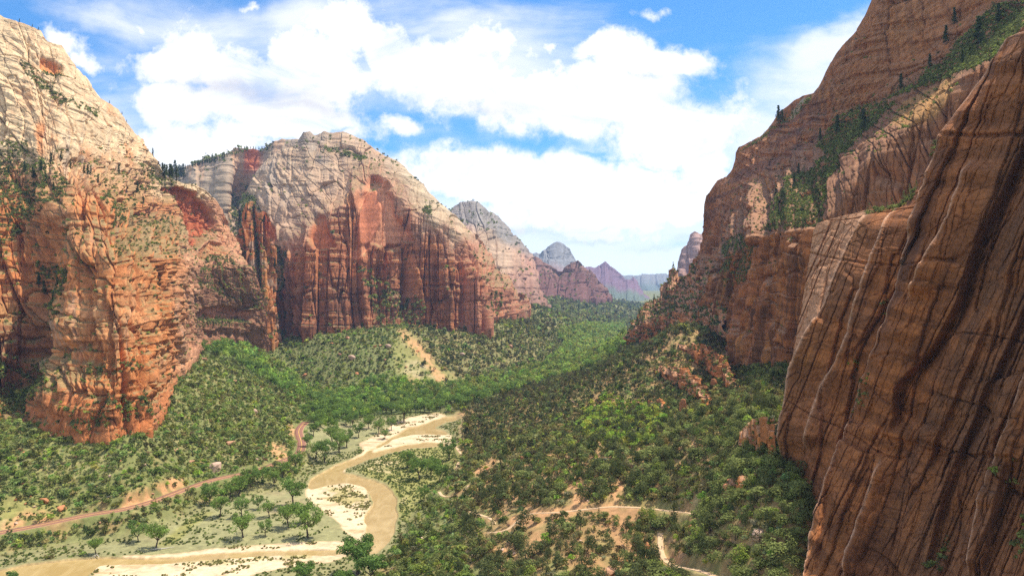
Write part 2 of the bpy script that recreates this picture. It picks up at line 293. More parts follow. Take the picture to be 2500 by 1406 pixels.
BARE = [[(645, 1080), (690, 1085), (705, 1110), (680, 1120), (655, 1105)], [(700, 1030), (722, 1040), (716, 1080), (705, 1060)], [(290, 1215), (380, 1180), (450, 1165), (460, 1180), (380, 1212), (300, 1236)],
        [(960, 805), (985, 805), (1040, 850), (1095, 930), (1070, 935), (1030, 880)], [(1245, 1262), (1290, 1244), (1420, 1232), (1500, 1230), (1510, 1242), (1400, 1254), (1290, 1280), (1250, 1290)],
        [(1395, 1180), (1440, 1195), (1425, 1250), (1395, 1245)], [(1200, 1335), (1250, 1325), (1270, 1360), (1200, 1365)], [(60, 1245), (150, 1250), (140, 1275), (0, 1290), (0, 1278)],
        [(1500, 1170), (1530, 1200), (1500, 1230), (1480, 1190)], [(1810, 940), (1840, 935), (1835, 975), (1815, 970)], [(1160, 1140), (1220, 1120), (1200, 1150), (1165, 1160)],
        [(1290, 1300), (1330, 1290), (1310, 1350), (1290, 1345)], [(990, 920), (1030, 925), (1010, 940), (985, 935)]]
NC = 1150
S_ = np.concatenate([np.arange(1500, 700, -4.0), np.arange(700, 60, -1.25), np.exp(np.linspace(math.log(60), math.log(11), 150))])
TY = CZ * F / S_; TY = np.concatenate([[-600, -200, 30, 80], TY]); NR = len(TY)
TA = np.concatenate([np.linspace(-1.6, -0.9, 25)[:-1], np.linspace(-0.9, 0.62, NC), np.linspace(0.62, 1.8, 60)[1:]]); NCt = len(TA)
A2, Y2 = np.meshgrid(TA, TY); Ys = np.maximum(Y2, 60)
TX = A2 * np.maximum(Y2, 200.0)
Aeff = np.where(Y2 < 200, TX / Ys, A2); Aeff = np.clip(Aeff, -3, 3)
TZ = zbase(Aeff, Ys)
pT = np.stack([TX, Y2, TZ], -1)
tpx, tpy = proj(np.stack([TX, Ys, TZ], -1))
qpx = tpx + fbm(TX / 14, Y2 / 22, 0, 4, 81) * 13; qpy = tpy + fbm(TX / 14, Y2 / 22, 0, 4, 82) * 5.5
vis = Y2 > 60
def pm(polys):
    m = np.zeros(tpx.shape, bool)
    for q in polys: m |= inpoly(qpx, qpy, q)
    return (m & vis).astype(np.float32)
def soft(m, n): return blur(blur(m, n, 0), n, 1)
FLm = soft(pm(FLOOD), 6); TZ = TZ * (1 - FLm)
far = sst(1800, 3200, Y2)
slopey = (1 - FLm) * sst(1.0, 8.0, TZ)
TZ = TZ + slopey * (fbm(TX / 70, Y2 / 70, 0, 4, 3) * 5.0 + fbm(TX / 16, Y2 / 16, 0, 3, 9) * 1.3) * (1 + 1.5 * far)
TZ = TZ + slopey * far * fbm(TX / 300, Y2 / 300, 0, 4, 23) * 22
TZ += (1 - slopey) * fbm(TX / 20, Y2 / 20, 0, 3, 31) * 0.25
wob = fbm(TX / 12, Y2 / 12, 0, 3, 77)
WAm = soft(pm(WATER), 2); SAm = soft(pm(SANDP), 2)
TZ = TZ * (1 - np.clip(WAm + SAm, 0, 1))
TZ = TZ + FLm * 0.55 - SAm * 0.5 * FLm - sst(.38, .82, WAm) * 1.9
# roadbed and trails
def ground_hit(px, py):
    """first hit of a pixel ray with the terrain"""
    a_ = (px - CX) / F; Yv = CZ * F / np.linspace(1400, 12, 2500)
    z = terr(a_ * Yv, Yv); ray = CZ + (HY - py) / F * Yv
    k = np.argmax(ray < z); return Yv[k]
_u = np.arange(NR)
def terr(X, Y, fld=None):
    fld = TZ if fld is None else fld
    X = np.asarray(X, float); Y = np.asarray(Y, float); a_ = X / np.maximum(Y, 200.0)
    r = np.interp(Y, TY, _u); c = np.interp(a_, TA, np.arange(NCt))
    r0 = np.clip(r.astype(int), 0, NR - 2); c0 = np.clip(c.astype(int), 0, NCt - 2); fr = r - r0; fc = c - c0
    return (fld[r0, c0] * (1 - fr) * (1 - fc) + fld[r0 + 1, c0] * fr * (1 - fc) + fld[r0, c0 + 1] * (1 - fr) * fc + fld[r0 + 1, c0 + 1] * fr * fc)
def hit_pts(pts):
    o = []
    for x, y in pts:
        Yv = ground_hit(x, y); X = (x - CX) / F * Yv; o.append((X, Yv, float(terr(X, Yv))))
    return np.array(o)
def spline(P, step):
    P = np.asarray(P, float); d = np.r_[0, np.cumsum(np.linalg.norm(np.diff(P[:, :2], axis=0), axis=1))]
    t = np.arange(0, d[-1], step); Q = np.stack([np.interp(t, d, P[:, k]) for k in range(3)], -1)
    return blur(Q, max(1, int(9 / step)), 0) if len(Q) > 8 else Q
ROADPX = [(-200, 1330), (0, 1301), (60, 1290), (130, 1277), (220, 1258), (300, 1240), (380, 1216), (450, 1196), (520, 1176), (600, 1154), (650, 1137), (690, 1126), (715, 1118), (733, 1108), (738, 1090), (734, 1070), (728, 1053), (733, 1040), (748, 1029)]
rp = hit_pts(ROADPX); rp[:, 2] = np.maximum(blur(rp[:, 2:3], 1, 0)[:, 0], 3.0)
road = spline(rp, 3.0); road[:, 2] = blur(road[:, 2:3], 6, 0)[:, 0]
TRAILS = [([(1612, 1300), (1613, 1318), (1610, 1338), (1618, 1362), (1640, 1382), (1680, 1388), (1720, 1396), (1760, 1412)], 3.0),
          ([(1190, 1300), (1225, 1302), (1255, 1290), (1268, 1262), (1290, 1250), (1345, 1257), (1400, 1248), (1450, 1240), (1500, 1236), (1560, 1237), (1620, 1240), (1668, 1246), (1690, 1247), (1702, 1258)], 2.4),
          ([(1146, 1248), (1160, 1254), (1185, 1258), (1205, 1268), (1207, 1280)], 2.4), ([(1108, 1080), (1118, 1098), (1128, 1112)], 2.6), ([(1119, 1128), (1116, 1145), (1114, 1152)], 2.6),
          ([(1072, 1200), (1078, 1212), (1095, 1214), (1110, 1208)], 2.4), ([(1134, 1198), (1146, 1184)], 2.0), ([(1840, 1095), (1862, 1085), (1885, 1082)], 3.0)]
tr = []
for pts, wd in TRAILS:
    h = hit_pts(pts); q = spline(h, 2.0); tr.append((q, wd))
def corridor(line, half, fall):
    global TZ
    m = (TX > line[:, 0].min() - 40) & (TX < line[:, 0].max() + 40) & (Y2 > line[:, 1].min() - 40) & (Y2 < line[:, 1].max() + 40)
    d, t = dline(TX[m], Y2[m], line[::2]); zz = np.interp(t, np.linspace(0, 1, len(line[::2])), line[::2, 2])
    k = 1 - sst(half, fall, d); v = TZ[m]; TZ[m] = v * (1 - k) + (zz - 0.12) * k
corridor(road, 5.5, 11.0)
for q, wd in tr:
    q[:, 2] = blur(terr(q[:, 0], q[:, 1])[:, None], 3, 0)[:, 0] if len(q) > 12 else terr(q[:, 0], q[:, 1])
    corridor(q, wd * .8, wd * .8 + 2.5)
def ribbon(name, line, half, lift, mat, drape=True):
    P = np.asarray(line); T = np.gradient(P[:, :2], axis=0); T /= np.linalg.norm(T, axis=1)[:, None] + 1e-9
    Nn = np.stack([T[:, 1], -T[:, 0]], -1); rows = []
    for s_ in np.linspace(-half, half, 5):
        xy = P[:, :2] + Nn * s_; z = P[:, 2] + lift; rows.append(np.c_[xy, z])
    # skirt, so that the slab has thickness
    V = np.stack([np.c_[P[:, :2] - Nn * half, P[:, 2] - .9]] + rows + [np.c_[P[:, :2] + Nn * half, P[:, 2] - .9]])
    return mesh_from(name, V, gridfaces(len(P), len(V)), mat)
# colours of the ground
GROVE = [[(470, 850), (560, 835), (640, 870), (700, 905), (760, 960), (860, 960), (900, 935), (1000, 935), (1100, 945), (1220, 915), (1290, 895), (1330, 890), (1380, 850), (1360, 815), (1400, 800), (1530, 790), (1530, 850), (1450, 900), (1250, 960), (1150, 990), (1110, 1005), (1000, 1015), (900, 1020), (820, 1040), (760, 1045), (742, 1010), (770, 985), (700, 960), (640, 930), (560, 880)]]
n1 = fbm(TX / 9, Y2 / 9, 0, 3, 41); n2 = fbm(TX / 45, Y2 / 45, 0, 3, 51); n3 = fbm(TX / 3.5, Y2 / 3.5, 0, 2, 61)
leftm = sst(1150, 950, tpx + (tpy - 1000) * -0.25)
tc_ = np.zeros(TX.shape + (3,), np.float32) + np.array((0.42, 0.235, 0.11), np.float32)
tc_ = mixc(tc_, (0.165, 0.185, 0.06), np.clip(0.42 + 0.9 * n1 + 0.6 * n2 + 0.75 * leftm, 0, 1) * 0.94)
tc_ = mixc(tc_, (0.44, 0.34, 0.16), sst(0.1, 0.6, n2 + 0.4 * n3) * 0.4)
mM, mG, mB, mV = soft(pm(MEADOW), 2), soft(pm(GRASSY), 2), soft(pm(BARE), 2), soft(pm(GROVE), 2)
tc_ = mixc(tc_, (0.10, 0.13, 0.045), mV * .8)
tc_ = mixc(tc_, (0.24, 0.22, 0.10), np.clip(FLm * 1.2, 0, 1) * (1 - mV))
tc_ = mixc(tc_, (0.26, 0.245, 0.115), np.clip(mM, 0, 1)); tc_ = mixc(tc_, (0.35, 0.27, 0.15), mM * sst(0.0, .5, n2))
tc_ = mixc(tc_, (0.25, 0.235, 0.075), np.clip(mG + mG * n1 * .6, 0, 1)); tc_ = mixc(tc_, (0.45, 0.36, 0.19), mG * sst(.15, .5, n2 + .4 * n1))
tc_ = mixc(tc_, (0.50, 0.27, 0.125), np.clip(mB * (0.70 + n3 + n1), 0, 1))
SAe = np.clip(SAm * 1.3 + 0.25 * n1, 0, 1) * (SAm > 0.05)
tc_ = mixc(tc_, (0.52, 0.38, 0.22), sst(.2, .6, SAe)); tc_ = mixc(tc_, (0.62, 0.48, 0.31), sst(.5, 1.0, SAe + .35 * n2 + .15 * n1))
ns = fbm(TX / 30, Y2 / 9, 0, 4, 64); tc_ = mixc(tc_, (0.58, 0.39, 0.23), sst(.0, .35, ns) * SAm * .75); tc_ = mixc(tc_, (0.42, 0.30, 0.15), sst(.25, .5, ns) * SAm * .7)
mBV = soft(pm([[(775, 1188), (860, 1190), (905, 1215), (900, 1248), (860, 1244), (800, 1222)], [(400, 1366), (700, 1352), (820, 1350), (760, 1364), (500, 1380)]]), 3)
tc_ = mixc(tc_, (0.33, 0.28, 0.11), sst(-.25, .15, n1) * mBV * .85)
tc_ = mixc(tc_, (0.46, 0.32, 0.15), sst(.3, .6, WAm) * .9)
tc_ = mixc(tc_, (0.17, 0.19, 0.09), far * .6 * (1 - mV))
tc_ = mixc(tc_, (0.15, 0.17, 0.062), sst(1050, 1300, Y2) * .62 * (1 - mB) * (1 - .6 * mG))
tc_ *= (1 + 0.22 * n3 + 0.10 * n1)[..., None]
ground = mesh_from('ground', np.stack([TX, Y2, TZ], -1), gridfaces(NCt, NR), M_ground, tc_)
tag(ground, 'canyon floor of shrubby orange soil, tan meadows and pale sandbars between the cliffs', 'ground', kind='structure')

# river water: a flat sheet a little below the meadows; the banks cut it
wm = soft(pm(WATER), 5) > 0.02
M_water = bpy.data.materials.new('muddy_water'); M_water.use_nodes = True
t = M_water.node_tree; p = t.nodes['Principled BSDF']; p.inputs['Roughness'].default_value = 0.28; p.inputs['Specular IOR Level'].default_value = 0.35
tn = t.nodes.new('ShaderNodeTexCoord'); mp = t.nodes.new('ShaderNodeMapping'); t.links.new(tn.outputs['Object'], mp.inputs[0]); mp.inputs['Scale'].default_value = (0.10, 0.045, 1); mp.inputs['Rotation'].default_value = (0, 0, .5)
nz = t.nodes.new('ShaderNodeTexNoise'); nz.inputs['Scale'].default_value = 1.0; nz.inputs['Detail'].default_value = 8; nz.inputs['Roughness'].default_value = .62; nz.inputs['Distortion'].default_value = 1.2; t.links.new(mp.outputs[0], nz.inputs['Vector'])
cr = t.nodes.new('ShaderNodeValToRGB'); t.links.new(nz.outputs['Fac'], cr.inputs[0]); cr.color_ramp.elements[0].color = (0.36, 0.25, 0.095, 1); cr.color_ramp.elements[0].position = .42; cr.color_ramp.elements[1].color = (0.46, 0.335, 0.15, 1); cr.color_ramp.elements[1].position = .66
t.links.new(cr.outputs[0], p.inputs['Base Color'])
nb = t.nodes.new('ShaderNodeTexNoise'); nb.inputs['Scale'].default_value = 0.9; nb.inputs['Detail'].default_value = 5; t.links.new(tn.outputs['Object'], nb.inputs['Vector'])
bp = t.nodes.new('ShaderNodeBump'); bp.inputs['Distance'].default_value = 0.08; t.links.new(nb.outputs['Fac'], bp.inputs['Height']); t.links.new(bp.outputs[0], p.inputs['Normal'])
fm = gridfaces(NCt, NR); keep = wm.ravel()[fm].all(1); fm = fm[keep]; us, inv = np.unique(fm, return_inverse=True)
Vw = np.stack([TX.ravel()[us], Y2.ravel()[us], np.full(len(us), -0.62)], -1)
river = mesh_from('river', Vw, inv.reshape(-1, 4), M_water)
tag(river, 'shallow muddy tan river winding between pale sandbars', 'river', kind='structure')

# road: red asphalt with pale shoulders and a double yellow line
M_road = material('red_asphalt', 0.9, base=(0.26, 0.125, 0.085), cvar=0.18, cscale=0.5, bump=0.02, bscale=2)
M_shoulder = material('pale_gravel', 0.95, base=(0.42, 0.25, 0.14), cvar=0.3, cscale=0.8)
M_yellow = material('yellow_paint', 0.7, base=(0.75, 0.48, 0.10), cvar=0.15, cscale=1)
o = ribbon('road_shoulder', road, 4.7, 0.05, M_shoulder); tag(o, 'pale gravel shoulder along both edges of the red road', 'shoulder', kind='structure')
o = ribbon('road', road, 3.9, 0.12, M_road); tag(o, 'narrow red asphalt road curving past the foot of the talus slope', 'road', kind='structure')
o = ribbon('road_markings', road, 0.22, 0.135, M_yellow); tag(o, 'yellow centre line painted on the red road', 'marking', kind='structure')
M_path = material('trodden_sand', 0.95, base=(0.56, 0.38, 0.225), cvar=0.2, cscale=0.6, bump=0.05, bscale=1)
for q, wd in tr:
    o = ribbon('path', q, wd * .50, 0.07, M_path); tag(o, 'pale sandy hiking trail crossing the shrubby slope', 'path', kind='structure')

# ------------------------------------------------------------------ cliffs
def rs(row, nu):
    r = np.asarray(row, float); P = W3(r[:, 0], r[:, 1], r[:, 2])
    u_ = (r[:, 0] - r[0, 0]) / (r[-1, 0] - r[0, 0]); uu = np.linspace(0, 1, nu)
    return np.stack([np.interp(uu, u_, P[:, k]) for k in range(3)], -1)
VEG = []; CLIFFS = []          # collected places on the rock where plants can stand: pos, weight
def cliff(name, rows, nu, nv, disp, colour, mat, label, sink=40, backd=(60, 200), su=6, sv=10, rimfade=0.7, seed=0, veg=None, vpos=None, backdrop=1.0, biasz=0.35, rimn=0.0, face=0.0):
    R_ = [rs(r, nu) for r in rows]
    seg = [np.linalg.norm(R_[i + 1] - R_[i], axis=1).mean() for i in range(len(R_) - 1)]
    kp = np.r_[0, np.cumsum(seg)]; kp /= kp[-1]
    vv = np.linspace(0, 1, nv); A = np.stack(R_)
    idx = np.clip(np.searchsorted(kp, vv, 'right') - 1, 0, len(R_) - 2); f = ((vv - kp[idx]) / (kp[idx + 1] - kp[idx]))[:, None, None]
    P = A[idx] * (1 - f) + A[idx + 1] * f
    rim = P[-1].copy()
    P = blur(P, sv, 0)
    P[:-1] = blur(P, su, 1)[:-1]; P[-1] = rim
    P[-2] = P[-2] * .5 + (P[-1] + P[-3]) * .25
    du = np.gradient(blur(P, su, 1), axis=1); dv = np.gradient(P, axis=0)
    n = np.cross(du, dv); n /= np.linalg.norm(n, axis=-1)[..., None] + 1e-9
    c = ((np.array([0, 0, CZ]) - P) * n).sum(-1); sg = np.sign(np.median(c)); n *= sg
    n[..., 2] *= biasz; n = blur(blur(n, 5, 0), 5, 1); n /= np.linalg.norm(n, axis=-1)[..., None] + 1e-9
    if face > 0:                                            # push ribs and cracks out over the valley
        cdir = np.array([0, 0, CZ]) - P; cdir /= np.linalg.norm(cdir, axis=-1)[..., None]; n = n * (1 - face) + cdir * face; n /= np.linalg.norm(n, axis=-1)[..., None]
    ds = np.linalg.norm(np.diff(P, axis=1), axis=-1).mean(0); s = np.r_[0, np.cumsum(ds)][None, :] + 0 * P[..., 0]
    z = P[..., 2]; px, py = proj(P)
    d = disp(s, z, px, py, vv[:, None] + 0 * s)
    fd = 1 - rimfade * sst(0.93, 1.0, vv)[:, None]
    Q = P + n * (d * fd)[..., None]
    if rimn > 0:
        rn = fbm(s[-1] / 25, 0 * s[-1], 0, 4, seed + 3) * rimn; Q[..., 2] += rn[None] * sst(.85, 1, vv)[:, None]
    a_ = np.gradient(Q, axis=1); b_ = np.gradient(Q, axis=0); nn = np.cross(a_, b_) * sg; nn /= np.linalg.norm(nn, axis=-1)[..., None] + 1e-9
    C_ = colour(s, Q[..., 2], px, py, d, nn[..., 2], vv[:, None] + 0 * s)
    if veg is not None:
        wv = veg(s, Q[..., 2], px, py, d, nn[..., 2]); area = np.linalg.norm(np.cross(a_, b_), axis=-1)
        k = wv > 0.002; VEG.append((Q[k], wv[k] * area[k], px[k], py[k]))
    # the far side: over the top and down to the ground
    qx, qy = proj(Q); CLIFFS.append((Q, qx, qy, nn))
    h = rim[:, :2] / np.linalg.norm(rim[:, :2], axis=1)[:, None]; bk = []; base_z = Q[0, :, 2] - sink
    last = Q[-1]
    for i in range(1, 13):
        t_ = i / 12; o_ = last.copy(); o_[:, :2] += h * (backd[0] * min(t_ * 2, 1) + backd[1] * max(0, t_ * 2 - 1))
        o_[:, 2] = last[:, 2] - 8 * backdrop * t_ - (last[:, 2] - base_z) * sst(.45, 1, t_)
        o_[:, 2] += fbm(o_[:, 0] / 40, o_[:, 1] / 40, 0, 3, seed) * 6 * (t_ < .9) - 3 * backdrop
        bk.append(o_)
    bot = Q[0].copy(); bot[:, 2] -= sink
    V = np.concatenate([bot[None], Q, np.stack(bk)], 0)
    CC = np.concatenate([C_[:1], C_, np.repeat(C_[-1:], 12, 0)], 0)
    fc = gridfaces(V.shape[1], V.shape[0])
    if sg < 0: fc = fc[:, ::-1]
    o = mesh_from(name, V, fc, mat, CC)
    tag(o, label, name.replace('_', ' '), kind='structure')
    return Q, nn
def blk(s, z, w, h, amp, seed, crack=0.6, cw=.07, tilt=.8, jit=.8, warp=.10):
    ws = s + fbm(s / (w * 2), z / (h * 2), 0, 2, seed + 71) * w * warp; wz = z + fbm(s / (w * 2), z / (h * 1.5), 3, 2, seed + 72) * h * warp
    e_, r1, r2, dx, dy = cells(ws / w, wz / h, seed, jit)
    return amp * ((r1 - .5) * 2 + tilt * (dx * (r2 - .5) * 2.6 - abs(dx) * .2 + dy * .35)) - amp * crack * (1 - sst(0, cw, e_)), e_, r1, r2
def strata(z, s, h, amp, seed):
    q = z + fbm(s / (h * 14), z / (h * 6), 0, 3, seed) * h * .9
    f = vn(q / h, s / (h * 18), 0, seed + 1); g = vn(q / (h * .37), s / (h * 10), 0, seed + 2)
    return amp * (sst(-.22, .22, f) * 2 - 1 + .4 * g)
def cracks(s, z, w, h, dp, seed, t=.07):
    q = np.abs(vn((s + .25 * w * vn(z / (w * 1.5), s / (w * 4), 0, seed + 5)) / w, z / h, 0, seed)); return -dp * (1 - sst(0, t, q))
def streak(s, z, w, seed):
    return fbm(s / w, z / (w * 14), 0, 4, seed, .6)

CREAM = (0.64, 0.47, 0.28); ORANGE = (0.54, 0.195, 0.062); TAN = (0.58, 0.31, 0.15); RED = (0.47, 0.115, 0.045); BROWN = (0.17, 0.075, 0.042); GREY = (0.34, 0.27, 0.21); PINK = (0.56, 0.30, 0.19)

# --- great pale face and orange buttresses rising over the road
A_rows = [
 [(-260, 1010, 600), (0, 1040, 635), (60, 1040, 640), (140, 1066, 612), (270, 1078, 596), (350, 1050, 618), (385, 1020, 660), (400, 980, 740), (430, 930, 860), (465, 870, 1020), (490, 845, 1120), (540, 838, 1260), (600, 838, 1400), (655, 842, 1470)],
 [(-260, 930, 640), (0, 945, 665), (60, 940, 675), (130, 960, 632), (150, 945, 618), (280, 965, 606), (370, 930, 640), (400, 900, 730), (440, 850, 880), (465, 800, 1010), (500, 805, 1120), (540, 800, 1240), (600, 800, 1370), (660, 800, 1440)],
 [(-260, 840, 680), (0, 850, 700), (60, 860, 710), (110, 880, 695), (150, 900, 650), (280, 880, 628), (370, 820, 670), (410, 790, 780), (440, 770, 900), (470, 760, 1040), (500, 765, 1160), (540, 760, 1260), (600, 750, 1370), (650, 760, 1440)],
 [(-260, 640, 740), (0, 640, 760), (60, 650, 765), (110, 650, 762), (170, 660, 700), (280, 640, 690), (370, 620, 760), (420, 620, 900), (460, 640, 1060), (500, 655, 1200), (540, 655, 1250), (600, 650, 1330), (628, 660, 1410)],
 [(-260, 400, 850), (0, 430, 850), (70, 440, 860), (120, 450, 820), (180, 460, 800), (250, 480, 810), (330, 500, 900), (370, 520, 1060), (440, 540, 1240), (500, 560, 1300), (555, 600, 1340), (590, 625, 1400)],
 [(-260, 290, 880), (0, 335, 880), (70, 350, 880), (130, 380, 870), (200, 410, 880), (280, 430, 930), (340, 440, 1010), (375, 445, 1120), (420, 470, 1240), (470, 475, 1290), (510, 490, 1330), (540, 520, 1360), (560, 560, 1390), (590, 620, 1420)],
 [(-260, -170, 1050), (0, 36, 1020), (12, 44, 1020), (50, 52, 1020), (75, 62, 1020), (100, 75, 1020), (115, 98, 1020), (150, 110, 1025), (165, 133, 1030), (190, 165, 1040), (215, 192, 1050), (245, 236, 1060), (290, 266, 1080), (320, 310, 1100), (350, 346, 1120), (372, 378, 1140), (386, 398, 1160), (400, 428, 1210), (430, 444, 1260), (480, 453, 1310), (510, 470, 1335), (530, 492, 1360), (548, 522, 1380), (560, 560, 1400), (570, 590, 1430), (585, 600, 1450)]]
ARCHB = [(345, 545), (352, 515), (380, 500), (415, 505), (420, 560), (400, 545), (370, 545)]
REDB = [(395, 460), (430, 456), (470, 470), (505, 500), (530, 540), (530, 570), (515, 560), (500, 600), (480, 600), (465, 560), (440, 520), (415, 490)]
REDB2 = [(500, 610), (515, 590), (540, 595), (555, 625), (500, 630)]
ALCB = [(495, 765), (510, 752), (540, 745), (575, 752), (615, 760), (612, 785), (500, 780)]
REDA = [(0, 735), (35, 738), (50, 760), (48, 790), (0, 790)]
GULA = [(140, 520), (118, 600), (105, 700), (95, 800), (60, 900), (20, 950)]
ALCT = [(100, 135), (125, 140), (160, 165), (160, 185), (120, 172), (98, 160)]
def dispA(s, z, px, py, v):
    low = sst(330, 470, py + .15 * px); b = 1 - sst(380, 440, px) * sst(440, 480, 440 + (py < 660) * 40)
    bB = sst(420, 470, px)
    d = 0
    b1, e1, r1, _ = blk(s, z, 62, 150, 9, 11); b2, e2, r2, _ = blk(s, z, 24, 46, 4.5, 12, .8, .09); b3, e3, _, _ = blk(s, z, 9, 14, 1.6, 13, .8, .12)
    k = low * (1 - .75 * bB)
    d = d + (.35 + .65 * low) * (cracks(s, z, 34, 260, 5, 51) + cracks(s, z, 13, 90, 2.4, 52) + cracks(z, s, 16, 120, 1.6, 53)) + cracks(z + .5 * s, s - .5 * z, 9, 70, 1.0, 54) * (1 - low)
    d = d + k * (b1 * .9 + b2 * 1.3 + b3 * 1.5) + k * strata(z, s, 6, 1.3, 14) + k * strata(z, s, 17, 2.2, 19) * .8
    up = (1 - low)
    x = s + z * .9                                                        # slanting slickrock grooves
    d += up * (fbm(s / 60, z / 60, 0, 4, 15) * 5 + (abs(vn(x / 16, (z - s * .5) / 60, 0, 16)) - .4) * 3.0 + strata(z + .35 * s, s, 4.0, .7, 17))
    b4, e4, _, _ = blk(s + z * .3, z, 45, 120, 4.5, 18, .8, .05); d += up * (b4 + blk(s + z * .4, z, 17, 30, 1.8, 28, .9, .08)[0])
    d += bB * (fbm(s / 50, z / 50, 0, 4, 25) * 6 + blk(s, z, 60, 70, 5, 26, .7, .05)[0] + blk(s, z, 22, 34, 2.6, 29, .8, .08)[0] + strata(z + .3 * s, s, 5, .8, 27))
    g, t = dline(px, py, GULA); d -= 22 * np.exp(-(g / (26 + 10 * t)) ** 2) * sst(480, 620, py)
    for P_, q in ((REDB, 14), (ARCHB, 6), (REDB2, 9), (ALCB, 16), (REDA, 6), (ALCT, 8)):
        m = soft2(inpoly(px, py, P_), 3); d -= q * m
    for gx, gy0, gy1, wd, dp in ((215, 640, 900, 9, 12), (303, 560, 800, 8, 14), (345, 520, 640, 8, 12), (258, 690, 960, 6, 8), (200, 870, 1010, 5, 7), (420, 640, 860, 6, 10), (300, 890, 1060, 6, 9), (60, 560, 700, 8, 12), (360, 700, 900, 6, 9)):
        c_ = gx + (py - gy0) * .05 + 5 * vn(py / 40, 0, 0, int(gx)); d -= dp * np.exp(-((px - c_) / wd) ** 2) * sst(gy0 - 20, gy0 + 20, py) * (1 - sst(gy1 - 20, gy1 + 30, py))
    return d * (.35 + .65 * sst(0, .07, v)) + 7 * (1 - sst(0, .05, v))
def soft2(m, n): return blur(blur(m.astype(np.float32), n, 0), n, 1)
def colA(s, z, px, py, d, nz, v):
    n1 = fbm(s / 40, z / 40, 0, 4, 33); n2 = fbm(s / 9, z / 9, 0, 3, 34)
    C = np.zeros(s.shape + (3,), np.float32) + np.array(ORANGE, np.float32)
    hi = sst(520, 350, py + .25 * px * 0 + 60 * n1 + 20 * n2)
    C = mixc(C, TAN, np.clip(.12 + .9 * n1, 0, 1)); C = mixc(C, PINK, sst(400, 470, px) * .55 * (1 - .5 * hi))
    C = mixc(C, CREAM, hi * np.clip(1.0 + .5 * n2, 0, 1) * .95)
    C = mixc(C, ORANGE, hi * sst(.15, .5, n1 + .25 * streak(s, z, 12, 35)) * sst(150, 300, py) * .8)
    C = mixc(C, CREAM, sst(350, 400, px) * sst(500, 470, py) * .8)
    st = streak(s, z, 7, 36); C = mixc(C, GREY, sst(.25, .6, st + .2 * n1) * (.45 + .15 * hi)); C = mixc(C, BROWN, sst(.3, .7, streak(s, z, 5, 39)) * (1 - hi) * .6)
    C = mixc(C, BROWN, sst(560, 900, py) * sst(140, 90, px) * .75)
    C = mixc(C, (0.50, 0.17, 0.06), sst(900, 1010, py + 25 * n1) * .7)
    C = mixc(C, RED, soft2(inpoly(px, py, REDB), 2) * .9); C = mixc(C, (0.5, .2, .09), soft2(inpoly(px, py, ARCHB), 2) * .7); C = mixc(C, (.55, .22, .12), soft2(inpoly(px, py, ALCB), 2) * .8); C = mixc(C, (.5, .2, .08), soft2(inpoly(px, py, REDB2), 2) * .8)
    C = mixc(C, (0.50, 0.25, 0.10), soft2(inpoly(px, py, REDA), 2) * .9); C = mixc(C, ORANGE, soft2(inpoly(px, py, ALCT), 2) * .9)
    C = mixc(C, BROWN, (sst(460, 500, px) * sst(600, 700, py) * .6) * (1 - soft2(inpoly(px, py, ALCB), 2)))  # lower right wall browned: its shade is put into the rock colour
    C *= (1 + .18 * strata(z, s, 5, 1, 37) * .6 + .10 * n2)[..., None]
    C = mixc(C, (0.22, 0.20, 0.09), sst(.6, .85, nz) * (1 - hi) * .7)
    return C
VGA = [[(-50, 340), (60, 350), (150, 430), (175, 480), (120, 520), (70, 560), (0, 620), (-50, 620)], [(-30, 870), (60, 860), (130, 900), (140, 960), (60, 1000), (-30, 1010)], [(85, 640), (150, 660), (140, 780), (90, 800)], [(260, 470), (330, 530), (300, 550), (240, 500)],
       [(520, 620), (600, 650), (660, 740), (640, 760), (520, 720), (470, 690)], [(480, 780), (610, 780), (615, 795), (490, 800)], [(340, 400), (410, 420), (420, 460), (350, 470)], [(60, 150), (160, 240), (235, 275), (230, 290), (140, 250), (60, 180)], [(50, 160), (160, 180), (165, 190), (60, 172)], [(585, 480), (620, 490), (650, 640), (640, 700), (590, 600)], [(200, 900), (330, 880), (380, 900), (200, 920)], [(150, 1000), (350, 960), (390, 1010), (200, 1060)]]
def vegA(s, z, px, py, d, nz):
    m = np.zeros(s.shape)
    for q in VGA: m = np.maximum(m, inpoly(px, py, q) * 1.0)
    return np.clip(sst(.6, .85, nz) * .10 * sst(330, 420, py) + sst(.8, .95, nz) * .04 + m * sst(-.1, .3, nz) * (.5 + sst(-.1, .2, vn(s / 14, z / 14, 0, 5))), 0, 1)
cliff('cliff', A_rows, 860, 1000, dispA, colA, M_rock, 'sunlit cliff with a cream upper face and blocky orange buttresses standing over the red road', veg=vegA, seed=1, rimn=3, backd=(120, 300))

# --- pale plateau behind the saddle with a red stained notch
C_rows = [[(350, 640, 2300), (420, 620, 2300), (520, 640, 2250), (600, 640, 2250), (760, 640, 2300)],
          [(360, 470, 2500), (420, 470, 2450), (480, 440, 2400), (560, 430, 2380), (582, 500, 2500), (600, 470, 2520), (680, 440, 2450), (780, 450, 2450)],
          [(350, 425, 2700), (400, 420, 2650), (430, 412, 2600), (470, 398, 2550), (500, 385, 2520), (520, 381, 2500), (562, 376, 2480), (570, 361, 2480), (600, 363, 2500), (640, 368, 2560), (658, 350, 2560), (690, 341, 2560), (720, 340, 2560), (745, 345, 2560), (800, 350, 2600)]]
def dispC(s, z, px, py, v):
    return fbm(s / 90, z / 120, 0, 4, 101) * 16 + blk(s, z, 60, 200, 8, 102)[0] + strata(z, s, 9, 1.5, 103) - 30 * np.exp(-((px - 592 + (py - 400) * .1) / 14) ** 2) * sst(400, 470, py)
